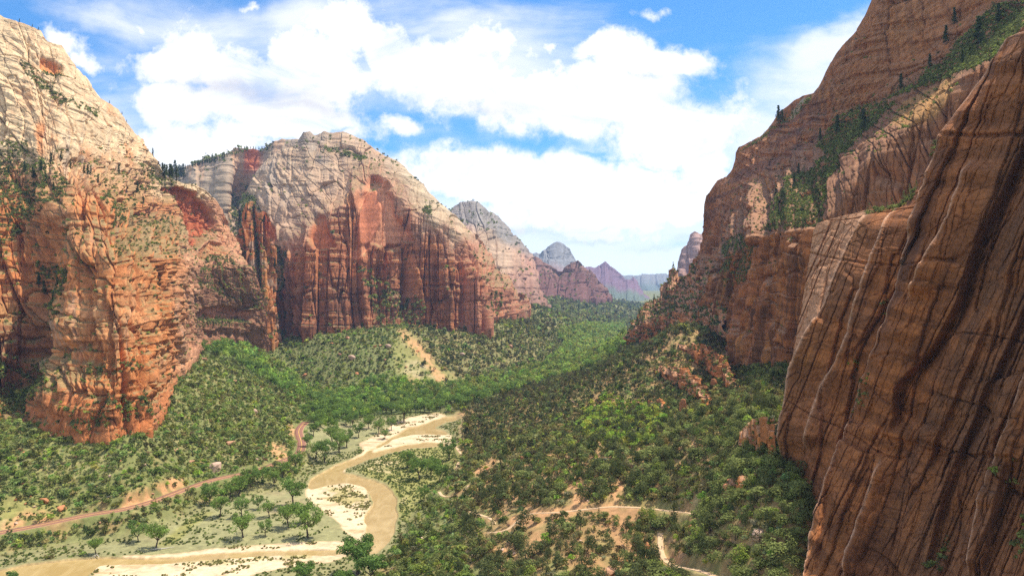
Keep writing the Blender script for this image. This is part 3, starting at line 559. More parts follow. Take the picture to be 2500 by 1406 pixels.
def colC(s, z, px, py, d, nz, v):
    n1 = fbm(s / 60, z / 60, 0, 4, 105); C = np.zeros(s.shape + (3,), np.float32) + np.array((.37, .275, .19), np.float32)
    C = mixc(C, (.52, .30, .17), sst(0, .4, streak(s, z, 20, 106)) * .8); C = mixc(C, GREY, sst(.1, .5, streak(s, z, 14, 107)) * .6)
    C = mixc(C, RED, sst(592, 600, px) * sst(648, 625, px) * sst(440, 400, py) * .85); return C * (1 + .12 * n1)[..., None]
cliff('cliff', C_rows, 420, 260, dispC, colC, M_rock_far, 'pale plateau cliff with a red stained notch, behind the wooded saddle', seed=2, rimfade=.6, rimn=6, backd=(300, 500),
      veg=lambda s, z, px, py, d, nz: np.clip(.06 * sst(.6, .9, nz) + .8 * (py < 400) * (abs(px - 540) < 130) * sst(30, 0, py - (420 - (px - 400) * .28)) + .9 * np.exp(-((px - 590) / 16) ** 2) * sst(430, 470, py), 0, 1))

# --- great central massif
D_rows = [
 [(560, 832, 1640), (640, 842, 1600), (690, 838, 1530), (740, 820, 1500), (800, 812, 1510), (900, 822, 1500), (960, 800, 1530), (1030, 806, 1600), (1090, 812, 1590), (1190, 806, 1620), (1212, 775, 1760), (1260, 775, 2000), (1300, 750, 2350)],
 [(565, 700, 1720), (625, 700, 1700), (680, 700, 1570), (760, 690, 1540), (840, 700, 1550), (905, 720, 1560), (950, 690, 1590), (1030, 700, 1640), (1100, 700, 1630), (1180, 690, 1660), (1215, 700, 1820), (1255, 720, 2050), (1296, 740, 2350)],
 [(570, 600, 1790), (625, 570, 1760), (660, 600, 1740), (690, 600, 1640), (740, 560, 1600), (800, 520, 1610), (850, 500, 1640), (880, 460, 1655), (940, 440, 1665), (990, 500, 1665), (1050, 530, 1670), (1110, 560, 1680), (1160, 600, 1720), (1200, 650, 1850), (1250, 705, 2080), (1292, 740, 2350)],
 [(575, 540, 1900), (620, 500, 1880), (680, 500, 1800), (750, 470, 1760), (820, 440, 1760), (880, 405, 1770), (940, 400, 1780), (1000, 440, 1780), (1060, 490, 1780), (1110, 530, 1760), (1160, 575, 1800), (1195, 630, 1900), (1248, 700, 2100), (1291, 740, 2360)],
 [(580, 510, 2020), (600, 470, 2020), (622, 425, 2060), (650, 390, 2080), (690, 355, 2100), (728, 338, 2080), (740, 322, 2060), (757, 320, 2060), (770, 332, 2060), (790, 318, 2060), (812, 324, 2060), (835, 322, 2060), (860, 332, 2060), (888, 346, 2050), (910, 360, 2040), (935, 380, 2030), (958, 388, 2020), (975, 395, 2010), (990, 410, 2000), (1020, 443, 1980), (1045, 468, 1960), (1060, 480, 1950), (1100, 518, 1920), (1140, 555, 1880), (1162, 574, 1860), (1180, 590, 1900), (1200, 632, 1940), (1230, 680, 2050), (1250, 698, 2120), (1275, 735, 2250), (1290, 738, 2360)]]
ARCH1 = [(862, 640), (868, 520), (880, 450), (905, 425), (925, 430), (960, 455), (968, 520), (1000, 560), (1010, 590), (960, 590), (930, 600), (905, 590), (890, 620)]
ARCH2 = [(872, 600), (878, 510), (895, 460), (915, 458), (930, 500), (930, 540), (905, 590)]
ARCH3 = [(752, 580), (760, 530), (775, 522), (792, 528), (800, 560), (820, 605), (770, 608)]
def dispD(s, z, px, py, v):
    low = sst(0, 60, py - (600 - 180 * np.exp(-((px - 900) / 140) ** 2)))
    b1, e1, _, _ = blk(s, z, 70, 420, 17, 201, .8, .08); b2, e2, _, _ = blk(s, z, 27, 150, 7.0, 202, .8, .1); b3, _, _, _ = blk(s, z, 11, 36, 2.6, 203, .7, .12)
    d = low * (b1 + b2 + b3 + strata(z, s, 9, 1.8, 204))
    up = 1 - low; d = d + up * (fbm(s / 80, z / 80, 0, 5, 205) * 13 + blk(s, z, 75, 110, 7, 209, .8, .06)[0] + strata(z + .25 * s, s, 7, .9, 206) + (abs(vn((s + z * .8) / 30, (z - s) / 110, 0, 207)) - .3) * 7 + blk(s, z, 30, 60, 2.0, 208, .8, .08)[0])
    d = d + (.3 + .7 * low) * (cracks(s, z, 48, 500, 9, 251) + cracks(s, z, 19, 200, 4.5, 252) + cracks(z, s, 24, 200, 2.2, 253)) + up * (cracks(z + .5 * s, s, 14, 120, 1.8, 254) + cracks(s + .7 * z, z, 30, 200, 3, 255))
    for P_, q in ((ARCH1, 24), (ARCH2, 13), (ARCH3, 14)):
        m = soft2(inpoly(px, py, P_), 2); d = d * (1 - .85 * m) - q * m
    for gx, gy0, gy1, wd, dp in ((735, 560, 780, 7, 26), (845, 560, 690, 6, 10), (1000, 600, 760, 10, 20), (1058, 640, 760, 7, 22), (1130, 640, 790, 6, 18), (668, 560, 800, 12, 40), (1212, 650, 780, 8, 22), (930, 640, 760, 16, 26), (630, 560, 760, 7, 20), (575, 520, 640, 10, 20)):
        c_ = gx + 6 * vn(py / 40, 0, 0, int(gx)); d -= dp * np.exp(-((px - c_) / wd) ** 2) * sst(gy0 - 25, gy0 + 25, py) * (1 - sst(gy1 - 20, gy1 + 30, py))
    for gx, gy0, gy1, wd, dp in ((865, 430, 740, 9, 20), (1015, 660, 780, 7, 14), (1090, 650, 800, 8, 14), (710, 600, 800, 14, 14), (1150, 640, 800, 9, 14), (1235, 670, 780, 8, 20)):
        c_ = gx + 5 * vn(py / 50, 0, 0, int(gx) + 1) + (py - gy0) * .08; d += dp * np.exp(-((px - c_) / wd) ** 2) * sst(gy0 - 25, gy0 + 25, py) * (1 - sst(gy1 - 10, gy1 + 30, py))
    return d
def colD(s, z, px, py, d, nz, v):
    n1 = fbm(s / 60, z / 60, 0, 4, 211); n2 = fbm(s / 12, z / 12, 0, 3, 212)
    bnd = 590 - 170 * np.exp(-((px - 905) / 110) ** 2)
    C = np.zeros(s.shape + (3,), np.float32) + np.array((.38, .140, .062), np.float32)
    C = mixc(C, ORANGE, sst(.0, .5, n1 + .6 * streak(s, z, 18, 213)) * .6)
    C = mixc(C, BROWN, sst(640, 730, py + 30 * n1) * np.clip(.55 + streak(s, z, 14, 214), 0, 1) * .85)
    hi = sst(30, -90, py - bnd + 90 * n1 + 25 * n2)
    C = mixc(C, (.47, .235, .14), sst(80, -10, py - bnd + 70 * n1)); C = mixc(C, (.40, .305, .20), hi * (.75 + .25 * n2))
    C = mixc(C, GREY, hi * sst(-.1, .4, n1 + .5 * streak(s, z, 16, 215)) * .75); C = mixc(C, (.50, .30, .20), sst(-140, -20, py - bnd) * hi * sst(900, 700, px) * .6)
    C = mixc(C, (.54, .42, .27), hi * sst(930, 1000, px) * .7)
    C = mixc(C, (.62, .27, .14), soft2(inpoly(px, py, ARCH1), 2) * .95); C = mixc(C, (.52, .17, .08), soft2(inpoly(px, py, ARCH2), 2) * .8); C = mixc(C, (.50, .16, .06), soft2(inpoly(px, py, ARCH3), 2) * .85)
    C = mixc(C, (.60, .26, .11), np.exp(-((px - 858 - (py - 500) * .03) / 8) ** 2) * sst(420, 480, py) * sst(730, 680, py) * .8)
    C = mixc(C, (.52, .22, .13), sst(1110, 1150, px) * sst(560, 620, py) * .5)
    C = mixc(C, RED, soft2(inpoly(px, py, [(640, 512), (668, 540), (672, 590), (650, 580)]), 3) * .7)
    C *= (1 + .22 * strata(z, s, 8, 1, 216) * .6 + .12 * n2)[..., None]
    return mixc(C, (0.20, 0.19, 0.09), sst(.55, .85, nz) * (1 - hi) * .6)
VGD = [[(590, 470), (620, 480), (650, 560), (640, 600), (600, 640), (570, 560)], [(650, 590), (690, 610), (680, 720), (640, 800), (620, 700)], [(870, 650), (920, 660), (990, 720), (1010, 780), (930, 800), (900, 730)], [(1032, 510), (1050, 505), (1048, 545), (1030, 545)], [(1195, 700), (1225, 720), (1215, 780), (1195, 760)], [(780, 350), (900, 385), (890, 395), (790, 365)], [(1000, 720), (1040, 740), (1030, 790), (1000, 790)]]
def vegD(s, z, px, py, d, nz):
    m = np.zeros(s.shape)
    for q in VGD: m = np.maximum(m, inpoly(px, py, q) * 1.0)
    return np.clip(sst(.72, .95, nz) * .04 + .10 * sst(.55, .8, nz) * sst(620, 680, py) + m * .8 * sst(-.1, .3, nz), 0, 1)
cliff('mountain', D_rows, 900, 760, dispD, colD, M_rock, 'massive domed sandstone mountain with a tall red arch in its face, in the middle of the canyon wall', veg=vegD, seed=3, rimn=5, backd=(250, 500))

# --- grey-topped second mountain
E_rows = [[(1060, 760, 2800), (1180, 765, 2700), (1260, 760, 2750), (1320, 752, 2900), (1345, 748, 3100)],
          [(1070, 640, 2950), (1150, 650, 2900), (1210, 640, 2950), (1260, 690, 2950), (1300, 700, 3050), (1335, 735, 3200)],
          [(1080, 560, 3150), (1150, 560, 3050), (1190, 545, 3050), (1215, 560, 3080), (1250, 620, 3080), (1290, 660, 3150), (1330, 735, 3250)],
          [(1080, 525, 3400), (1100, 512, 3400), (1110, 502, 3400), (1128, 491, 3400), (1150, 488, 3400), (1168, 491, 3400), (1190, 510, 3380), (1204, 518, 3350), (1215, 525, 3350), (1240, 553, 3350), (1262, 578, 3350), (1285, 605, 3350), (1300, 640, 3350), (1308, 660, 3350), (1318, 700, 3330), (1328, 735, 3330)]]
def dispE(s, z, px, py, v):
    return blk(s, z, 90, 420, 18, 301)[0] + blk(s, z, 34, 120, 8, 302)[0] + fbm(s / 120, z / 120, 0, 4, 303) * 14 + strata(z, s, 14, 2, 304)
def colE(s, z, px, py, d, nz, v):
    n1 = fbm(s / 80, z / 80, 0, 4, 305); C = np.zeros(s.shape + (3,), np.float32) + np.array((.42, .21, .14), np.float32)
    C = mixc(C, (.50, .30, .22), np.clip(.4 + n1, 0, 1)); C = mixc(C, (.52, .36, .24), sst(700, 640, py + 40 * n1) * sst(1130, 1170, px) * sst(1290, 1230, px + .0 * py)); C = mixc(C, (.25, .23, .21), sst(575, 535, py - (px - 1170) * .6 * (px > 1170) + 25 * n1) * .9)
    C = mixc(C, (.25, .13, .09), sst(660, 740, py) * .5)
    return C * (.92 - .22 * sst(620, 720, py) + .2 * streak(s, z, 20, 306))[..., None]
cliff('mountain', E_rows, 420, 300, dispE, colE, M_rock_far, 'grey topped mountain with a cream shoulder and red lower walls, second along the canyon', seed=4, rimn=6, backd=(300, 600), veg=lambda s, z, px, py, d, nz: sst(.6, .9, nz) * .07)

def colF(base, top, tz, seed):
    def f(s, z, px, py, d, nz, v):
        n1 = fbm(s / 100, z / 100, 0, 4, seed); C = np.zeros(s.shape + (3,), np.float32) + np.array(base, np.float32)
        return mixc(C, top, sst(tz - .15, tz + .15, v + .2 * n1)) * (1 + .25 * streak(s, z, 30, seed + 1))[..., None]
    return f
def dispF(a_, seed, w=110):
    return lambda s, z, px, py, v: blk(s, z, w, w * 3.5, a_, seed)[0] + blk(s, z, w * .36, w * 1.3, a_ * .45, seed + 1)[0] + fbm(s / w, z / w, 0, 4, seed + 2) * a_ * .7 + strata(z, s, w * .14, a_ * .12, seed + 3)
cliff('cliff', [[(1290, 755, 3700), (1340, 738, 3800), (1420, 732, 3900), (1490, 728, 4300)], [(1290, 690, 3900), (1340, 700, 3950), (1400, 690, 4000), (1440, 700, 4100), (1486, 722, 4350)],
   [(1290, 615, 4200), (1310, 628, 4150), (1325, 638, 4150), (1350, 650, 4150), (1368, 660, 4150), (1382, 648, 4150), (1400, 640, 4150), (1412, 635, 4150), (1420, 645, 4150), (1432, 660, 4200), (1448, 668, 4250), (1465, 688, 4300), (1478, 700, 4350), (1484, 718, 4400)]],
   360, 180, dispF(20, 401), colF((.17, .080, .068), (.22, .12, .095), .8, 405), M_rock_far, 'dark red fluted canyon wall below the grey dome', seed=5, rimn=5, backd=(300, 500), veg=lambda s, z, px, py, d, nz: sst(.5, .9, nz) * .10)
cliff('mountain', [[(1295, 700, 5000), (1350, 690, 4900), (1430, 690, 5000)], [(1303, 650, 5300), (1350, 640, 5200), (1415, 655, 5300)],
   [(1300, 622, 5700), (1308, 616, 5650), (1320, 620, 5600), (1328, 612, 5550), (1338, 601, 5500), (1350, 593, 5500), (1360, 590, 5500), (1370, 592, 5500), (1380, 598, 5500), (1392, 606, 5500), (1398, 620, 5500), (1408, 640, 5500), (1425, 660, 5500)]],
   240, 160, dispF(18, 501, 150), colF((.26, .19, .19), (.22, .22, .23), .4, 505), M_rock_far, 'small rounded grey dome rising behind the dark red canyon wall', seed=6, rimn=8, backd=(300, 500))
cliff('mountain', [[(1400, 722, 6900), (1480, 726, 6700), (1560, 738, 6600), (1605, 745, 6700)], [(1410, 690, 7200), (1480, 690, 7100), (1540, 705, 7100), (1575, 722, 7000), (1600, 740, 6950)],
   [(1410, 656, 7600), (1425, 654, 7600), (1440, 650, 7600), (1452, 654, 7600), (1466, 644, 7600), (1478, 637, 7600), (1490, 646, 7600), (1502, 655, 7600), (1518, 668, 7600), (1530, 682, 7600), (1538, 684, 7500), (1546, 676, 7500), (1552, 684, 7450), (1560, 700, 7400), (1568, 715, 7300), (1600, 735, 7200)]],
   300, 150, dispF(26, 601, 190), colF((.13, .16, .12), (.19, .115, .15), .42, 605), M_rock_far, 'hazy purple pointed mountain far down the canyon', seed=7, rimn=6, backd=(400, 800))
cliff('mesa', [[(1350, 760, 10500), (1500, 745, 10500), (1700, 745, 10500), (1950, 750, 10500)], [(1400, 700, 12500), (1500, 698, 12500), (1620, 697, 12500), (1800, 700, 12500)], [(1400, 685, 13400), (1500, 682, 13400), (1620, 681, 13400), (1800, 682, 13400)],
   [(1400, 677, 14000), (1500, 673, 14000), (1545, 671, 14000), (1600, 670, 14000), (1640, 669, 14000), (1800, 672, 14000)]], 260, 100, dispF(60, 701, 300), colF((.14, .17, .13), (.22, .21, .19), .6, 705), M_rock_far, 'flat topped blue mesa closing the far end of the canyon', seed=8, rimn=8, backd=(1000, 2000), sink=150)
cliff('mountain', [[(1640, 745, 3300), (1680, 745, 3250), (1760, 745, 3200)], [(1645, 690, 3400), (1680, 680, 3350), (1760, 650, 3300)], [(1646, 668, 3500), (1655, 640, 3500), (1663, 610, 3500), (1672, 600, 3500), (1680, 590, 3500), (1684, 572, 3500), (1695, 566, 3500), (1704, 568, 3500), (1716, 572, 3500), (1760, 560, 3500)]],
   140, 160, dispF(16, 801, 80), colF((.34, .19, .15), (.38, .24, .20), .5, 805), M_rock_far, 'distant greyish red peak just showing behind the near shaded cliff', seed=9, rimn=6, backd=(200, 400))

# --- shaded cliff across the slope: upper tier, vegetated ledge, lower wall
R1_rows = [
 [(1640, 820, 1230), (1720, 880, 1010), (1760, 915, 860), (1810, 930, 740), (1900, 925, 600), (1990, 960, 500), (2120, 1010, 440), (2700, 1010, 350)],
 [(1660, 740, 1260), (1730, 780, 1040), (1770, 780, 900), (1820, 790, 770), (1900, 800, 625), (1990, 820, 530), (2120, 830, 465), (2700, 830, 370)],
 [(1695, 665, 1280), (1740, 660, 1080), (1780, 620, 930), (1840, 575, 780), (1880, 560, 690), (1950, 555, 590), (2000, 545, 550), (2060, 480, 530), (2120, 380, 520), (2200, 320, 500), (2340, 220, 470), (2500, 90, 430), (2700, -60, 400)],
 [(1700, 640, 1290), (1750, 600, 1120), (1790, 540, 1020), (1850, 480, 920), (1920, 430, 850), (1990, 380, 780), (2050, 340, 720), (2120, 305, 660), (2200, 260, 620), (2340, 170, 550), (2500, 40, 500), (2700, -100, 460)],
 [(1712, 600, 1300), (1745, 520, 1180), (1800, 460, 1080), (1860, 420, 1000), (1920, 380, 920), (2000, 330, 840), (2100, 260, 740), (2200, 180, 680), (2340, 60, 620), (2500, -80, 560), (2700, -250, 520)],
 [(1735, 560, 1420), (1722, 640, 1330)][::-1][:1] and [(1716, 640, 1330), (1717, 560, 1260), (1719, 500, 1230), (1724, 478, 1210), (1740, 458, 1195), (1752, 441, 1185), (1765, 436, 1170), (1778, 428, 1150), (1794, 408, 1125), (1796, 372, 1110), (1802, 361, 1105), (1830, 347, 1090), (1850, 335, 1080), (1870, 322, 1060), (1884, 305, 1040), (1895, 284, 1020), (1906, 270, 1000), (1925, 258, 980), (1942, 244, 950), (1960, 234, 925), (1980, 231, 900), (1992, 224, 880), (2012, 186, 850), (2040, 133, 810), (2062, 105, 790), (2082, 85, 770), (2098, 62, 750), (2112, 38, 735), (2132, -5, 720), (2200, -130, 690), (2700, -800, 560)]]
def dispR1(s, z, px, py, v):
    up = sst(.62, .75, v)
    b1 = blk(s, z, 60, 260, 10, 901, .8, .06)[0]; b2 = blk(s, z, 22, 70, 4.5, 902, .9, .09)[0]; b3 = blk(s, z, 8, 18, 1.4, 903, .8, .12)[0]
    d = (1 - up) * (b1 + b2 + b3 + strata(z, s, 8, 1.2, 904))
    d = d + (1 - .5 * up) * (cracks(s, z, 38, 300, 6, 951) + cracks(s, z, 14, 110, 2.6, 952) + cracks(z, s, 20, 160, 1.6, 953)) + up * cracks(z - .4 * s, s, 7, 90, 1.2, 954)
    d = d + up * (fbm(s / 50, z / 50, 0, 4, 905) * 7 + strata(z + .25 * s, s, 5, 1.6, 906) + blk(s, z, 40, 60, 4, 907)[0] + strata(z - .35 * s, s, 2.2, .55, 908))
    sl = sst(1975, 2020, px) * (1 - up); d = d * (1 - .45 * sl) + sl * (cracks(s + .6 * z, z, 26, 240, 4.5, 961) + cracks(s + .6 * z, z, 10, 90, 1.8, 962))
    for gx, gy0, gy1, wd, dp in ((1825, 600, 900, 7, 20), (1985, 560, 800, 8, 16), (1745, 560, 700, 6, 14), (1900, 640, 900, 5, 6), (1770, 680, 900, 6, 10), (2000, 560, 700, 9, 20)):
        c_ = gx + 5 * vn(py / 40, 0, 0, int(gx)) - (py - gy0) * .12; d -= dp * np.exp(-((px - c_) / wd) ** 2) * sst(gy0 - 25, gy0 + 25, py) * (1 - sst(gy1 - 20, gy1 + 30, py))
    return d
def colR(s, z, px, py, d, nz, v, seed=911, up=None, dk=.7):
    n1 = fbm(s / 40, z / 40, 0, 4, seed); n2 = fbm(s / 7, z / 7, 0, 3, seed + 1)
    C = np.zeros(s.shape + (3,), np.float32) + np.array((.46, .170, .056), np.float32)
    C = mixc(C, (.50, .215, .060), sst(0, .45, n1 + .4 * streak(s, z, 12, seed + 2)) * .8)
    C = mixc(C, (.13, .060, .036), sst(-.04, .36, streak(s, z, 6, seed + 3) + .35 * n1) * dk)
    C = mixc(C, (.36, .155, .075), sst(.1, .5, fbm((s + z) / 30, (z - s) / 90, 0, 3, seed + 4)) * .6)
    C *= (1 + .30 * strata(z + .2 * s, s, 3.2, 1, seed + 5) * .6 + .14 * n2)[..., None]
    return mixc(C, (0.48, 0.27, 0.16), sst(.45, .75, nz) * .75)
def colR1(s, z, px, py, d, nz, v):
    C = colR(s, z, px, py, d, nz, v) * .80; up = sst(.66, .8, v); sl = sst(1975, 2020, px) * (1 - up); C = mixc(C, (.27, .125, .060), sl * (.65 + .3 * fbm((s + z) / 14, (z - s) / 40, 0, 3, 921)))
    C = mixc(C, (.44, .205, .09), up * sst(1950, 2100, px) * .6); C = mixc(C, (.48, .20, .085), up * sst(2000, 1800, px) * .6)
    C = mixc(C, (.44, .23, .075), soft2(inpoly(px, py, [(2175, 300), (2200, 250), (2330, 185), (2345, 215), (2290, 290), (2200, 310)]), 3) * .8)
    C = mixc(C, (.55, .45, .32), soft2(inpoly(px, py, [(1915, 290), (1960, 240), (1975, 240), (1930, 290)]), 2) * .7)
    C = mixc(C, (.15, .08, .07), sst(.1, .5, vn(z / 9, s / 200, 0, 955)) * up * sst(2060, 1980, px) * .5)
    return C
VGR = [[(1850, 560), (1870, 500), (1920, 440), (1990, 400), (2020, 380), (2050, 400), (2020, 440), (2010, 490), (1990, 550), (1920, 560)], [(2000, 360), (2050, 290), (2110, 260), (2190, 250), (2110, 320), (2040, 400)], [(2150, 250), (2250, 190), (2330, 110), (2420, 20), (2520, 0), (2520, 80), (2400, 170), (2300, 200)], [(1790, 380), (1880, 320), (1920, 280), (1985, 235), (1990, 245), (1900, 310), (1850, 350)], [(1760, 600), (1800, 570), (1840, 600), (1800, 690), (1760, 700)]]
def vegR1(s, z, px, py, d, nz):
    m = np.zeros(s.shape)
    for q in VGR: m = np.maximum(m, inpoly(px, py, q) * 1.0)
    return np.clip(m * 1.3 * sst(-.25, .2, nz) * (.6 + sst(-.3, .1, vn(s / 20, z / 20, 0, 6))) + sst(.7, .85, nz) * .06, 0, 1)
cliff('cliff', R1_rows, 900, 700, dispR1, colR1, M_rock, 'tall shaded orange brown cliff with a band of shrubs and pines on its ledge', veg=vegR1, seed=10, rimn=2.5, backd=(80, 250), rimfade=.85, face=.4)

# --- the nearest slabs, leaning ribs at the edge of the frame
R2_rows = [
 [(1960, 1620, 215), (2060, 1620, 210), (2200, 1620, 200), (2400, 1620, 185), (2900, 1620, 150)],
 [(1975, 1420, 262), (2060, 1420, 245), (2200, 1400, 226), (2400, 1400, 203), (2900, 1400, 160)],
 [(1985, 1290, 288), (2040, 1290, 270), (2120, 1285, 254), (2300, 1280, 226), (2500, 1270, 200), (2900, 1270, 165)],
 [(1903, 1120, 338), (1960, 1190, 312), (2040, 1120, 294), (2120, 1110, 276), (2300, 1100, 236), (2500, 1100, 205), (2900, 1100, 168)],
 [(1906, 1040, 342), (1960, 1020, 324), (2050, 1000, 300), (2150, 990, 276), (2300, 980, 240), (2500, 980, 208), (2900, 980, 170)],
 [(1926, 900, 350), (1960, 850, 342), (2040, 840, 318), (2140, 800, 290), (2300, 800, 248), (2500, 800, 213), (2900, 800, 173)],
 [(1945, 820, 356), (2010, 740, 346), (2080, 690, 326), (2160, 660, 298), (2300, 640, 258), (2500, 620, 220), (2900, 600, 178)],
 [(1965, 690, 364), (2040, 620, 358), (2120, 570, 340), (2190, 560, 306), (2260, 500, 290), (2400, 430, 252), (2500, 400, 229), (2900, 380, 185)],
 [(1985, 560, 374), (1995, 544, 374), (2050, 530, 368), (2110, 516, 358), (2170, 508, 340), (2190, 505, 326), (2230, 462, 318), (2262, 400, 308), (2290, 330, 302), (2345, 262, 290), (2400, 200, 278), (2450, 110, 266), (2500, 60, 254), (2560, 0, 244), (2900, -250, 200)]]
RIBS = [([(2560, 60), (2465, 90), (2330, 300), (2262, 480), (2215, 620), (2160, 780), (2112, 900), (2075, 1010), (2045, 1140), (2012, 1260), (1992, 1380), (1985, 1500)], 13.0, 190), ([(2190, 505), (2150, 600), (2110, 700), (2055, 850), (2012, 930), (1985, 1010), (1960, 1100)], 7, 70), ([(2120, 520), (2078, 600), (2020, 740), (1968, 830), (1935, 900), (1922, 980), (1902, 1110)], 9, 110),
        ([(2500, 330), (2440, 470), (2380, 600), (2335, 740), (2275, 850), (2195, 950), (2182, 1060)], -9, 40), ([(2380, 400), (2335, 530), (2270, 650), (2230, 740)], 7, 90), ([(2240, 560), (2155, 760), (2092, 950), (2032, 1100)], -5, 30),
        ([(2560, 620), (2500, 740), (2405, 940), (2352, 1080), (2300, 1230), (2250, 1406)], -6, 40), ([(2320, 800), (2290, 900), (2250, 1060), (2205, 1200), (2160, 1406)], 3.0, 60), ([(2560, 780), (2500, 930), (2462, 1060), (2402, 1200), (2360, 1406)], 8, 110), ([(2160, 1130), (2118, 1260), (2085, 1350), (2070, 1420)], 6, 50), ([(2410, 780), (2335, 960), (2292, 1060), (2260, 1150)], -3.5, 25),
        ([(2560, 420), (2500, 560), (2440, 700)], 4.0, 70), ([(2470, 1130), (2430, 1280), (2400, 1406)], -5, 30), ([(2080, 1010), (2050, 1150), (2030, 1300), (2020, 1420)], -3, 20)]
def ribx(P_, py, sd):
    P_ = np.asarray(P_, float)
    return np.interp(py, P_[:, 1], P_[:, 0]) + 2.0 * vn(py / 55, 0, 0, sd) + .9 * vn(py / 9, 0, 0, sd + 3), sst(P_[0, 1] - 15, P_[0, 1] + 25, py) * (1 - sst(P_[-1, 1] - 40, P_[-1, 1], py))
def dispR2(s, z, px, py, v):
    t_ = px + (py - 700) * .42; xs = t_ / F * 300
    d = blk(xs, z, 26, 150, 2.6, 1001, .35, .03, 1.6, warp=.03)[0] + blk(xs + z * .12, z, 9, 60, 1.3, 1002, .7, .05, 1.2, warp=.04)[0] + blk(xs, z, 3.6, 13, .55, 1003, .8, .09, warp=.05)[0]
    d = d + strata(z + .15 * xs, s, 3.0, .14, 1004) + strata(z + .5 * xs, s, 1.1, .09, 1005) + fbm(xs / 26, z / 50, 0, 3, 1006) * .9 + fbm(xs / 3, z / 5, 0, 3, 1008) * .28
    d = d + cracks(z + .2 * xs, xs, 17, 30, 1.5, 1021, .05) + cracks(z - .3 * xs, xs, 6, 14, .5, 1022) + fbm(xs / 1.6, z / 1.6, 0, 2, 1023) * .16 + .9 * (cells(xs / 14 + z / 60, z / 26 - xs / 50, 77, .9, .2)[1] - .5)
    for i, (pts, dp, wd) in enumerate(RIBS):
        cx_, on = ribx(pts, py, i); e_ = px - cx_
        if dp > 0: d = d + on * dp * sst(-3.0, 3.5, e_) * (1 - sst(4, wd, e_)) * (1 + .15 * vn(py / 30, 0, 0, i))
        else: d = d + on * dp * np.exp(-(np.maximum(e_, 0) / wd) ** 1.2) * sst(-5, 1, e_)
    cq = np.abs(vn((t_ + 1.6 * vn(py / 60, 0, 0, 44)) / 42, py / 900, 0, 45)); d = d - 2.2 * (1 - sst(.0, .045, cq)); cq = np.abs(vn((t_ + 1.2 * vn(py / 40, 0, 0, 46)) / 24, py / 200, 0, 47)); d = d - .45 * (1 - sst(.0, .07, cq))
    hc = np.interp(px, [2170, 2240, 2330, 2360, 2480, 2500], [1062, 1078, 1112, 1104, 1110, 1122]) + 3 * vn(px / 14, 0, 0, 5); d += 2.2 * sst(8, -3, py - hc) * sst(-90, -8, py - hc) * sst(2160, 2180, px)
    hc = np.interp(px, [2300, 2400, 2500], [330, 333, 328]) + 2 * vn(px / 20, 0, 0, 6); d -= 3.0 * np.exp(-((py - hc) / 5) ** 2) * sst(2310, 2340, px)
    d -= 5 * np.exp(-(((px - 1952) / 14) ** 2 + ((py - 905) / 30) ** 2))
    return d
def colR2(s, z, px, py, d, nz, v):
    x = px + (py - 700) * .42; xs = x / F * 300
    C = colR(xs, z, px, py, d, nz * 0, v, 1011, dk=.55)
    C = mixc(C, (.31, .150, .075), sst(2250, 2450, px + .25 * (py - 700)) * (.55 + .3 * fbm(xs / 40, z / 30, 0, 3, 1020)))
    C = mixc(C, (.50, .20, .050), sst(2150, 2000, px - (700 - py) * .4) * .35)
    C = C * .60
    C = mixc(C, (.52, .28, .16), soft2(inpoly(px, py, [(1985, 545), (2110, 514), (2136, 520), (2084, 592), (2026, 735), (1974, 828), (1938, 895), (1924, 975), (1903, 1110), (1880, 1100), (1880, 800), (1960, 640)]), 4) * (.75 + .25 * fbm(xs / 3, z / 8, 0, 3, 1024)))  # paler lead face: sunlight painted into the colour, the wall itself stays steep
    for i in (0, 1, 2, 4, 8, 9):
        cx_, on = ribx(RIBS[i][0], py, i); C = mixc(C, (.76, .47, .31), on * np.exp(-((px - cx_ - 0.5) / 4.8) ** 2) * .9)  # pale sandstone rib edges, brightened further in colour to stand for sunlit rims
    return C
VG2 = [[(2110, 516), (2150, 500), (2240, 455), (2230, 490), (2180, 520), (2120, 530)], [(2270, 380), (2300, 330), (2320, 320), (2290, 400)], [(2260, 1350), (2300, 1330), (2290, 1406), (2250, 1406)], [(2440, 1150), (2500, 1110), (2520, 1180), (2440, 1190)], [(2100, 940), (2140, 900), (2130, 990), (2080, 1020)], [(2500, 1250), (2540, 1260), (2520, 1406), (2460, 1390)], [(2060, 900), (2090, 850), (2100, 870), (2070, 930)], [(2140, 760), (2170, 700), (2175, 720), (2150, 790)]]
def vegR2(s, z, px, py, d, nz):
    m = np.zeros(s.shape)
    for q in VG2: m = np.maximum(m, inpoly(px, py, q) * 1.0)
    return np.clip(m * .5 * (.3 + sst(.1, .4, nz)), 0, 1)
cliff('cliff', R2_rows, 1000, 1100, dispR2, colR2, M_rock_near, 'nearest dark slabs with leaning ribs, filling the side of the view beside the shrubby slope', veg=vegR2, seed=11, rimn=1.2, backd=(40, 140), rimfade=.6, su=3, sv=14, backdrop=.3, face=.72)

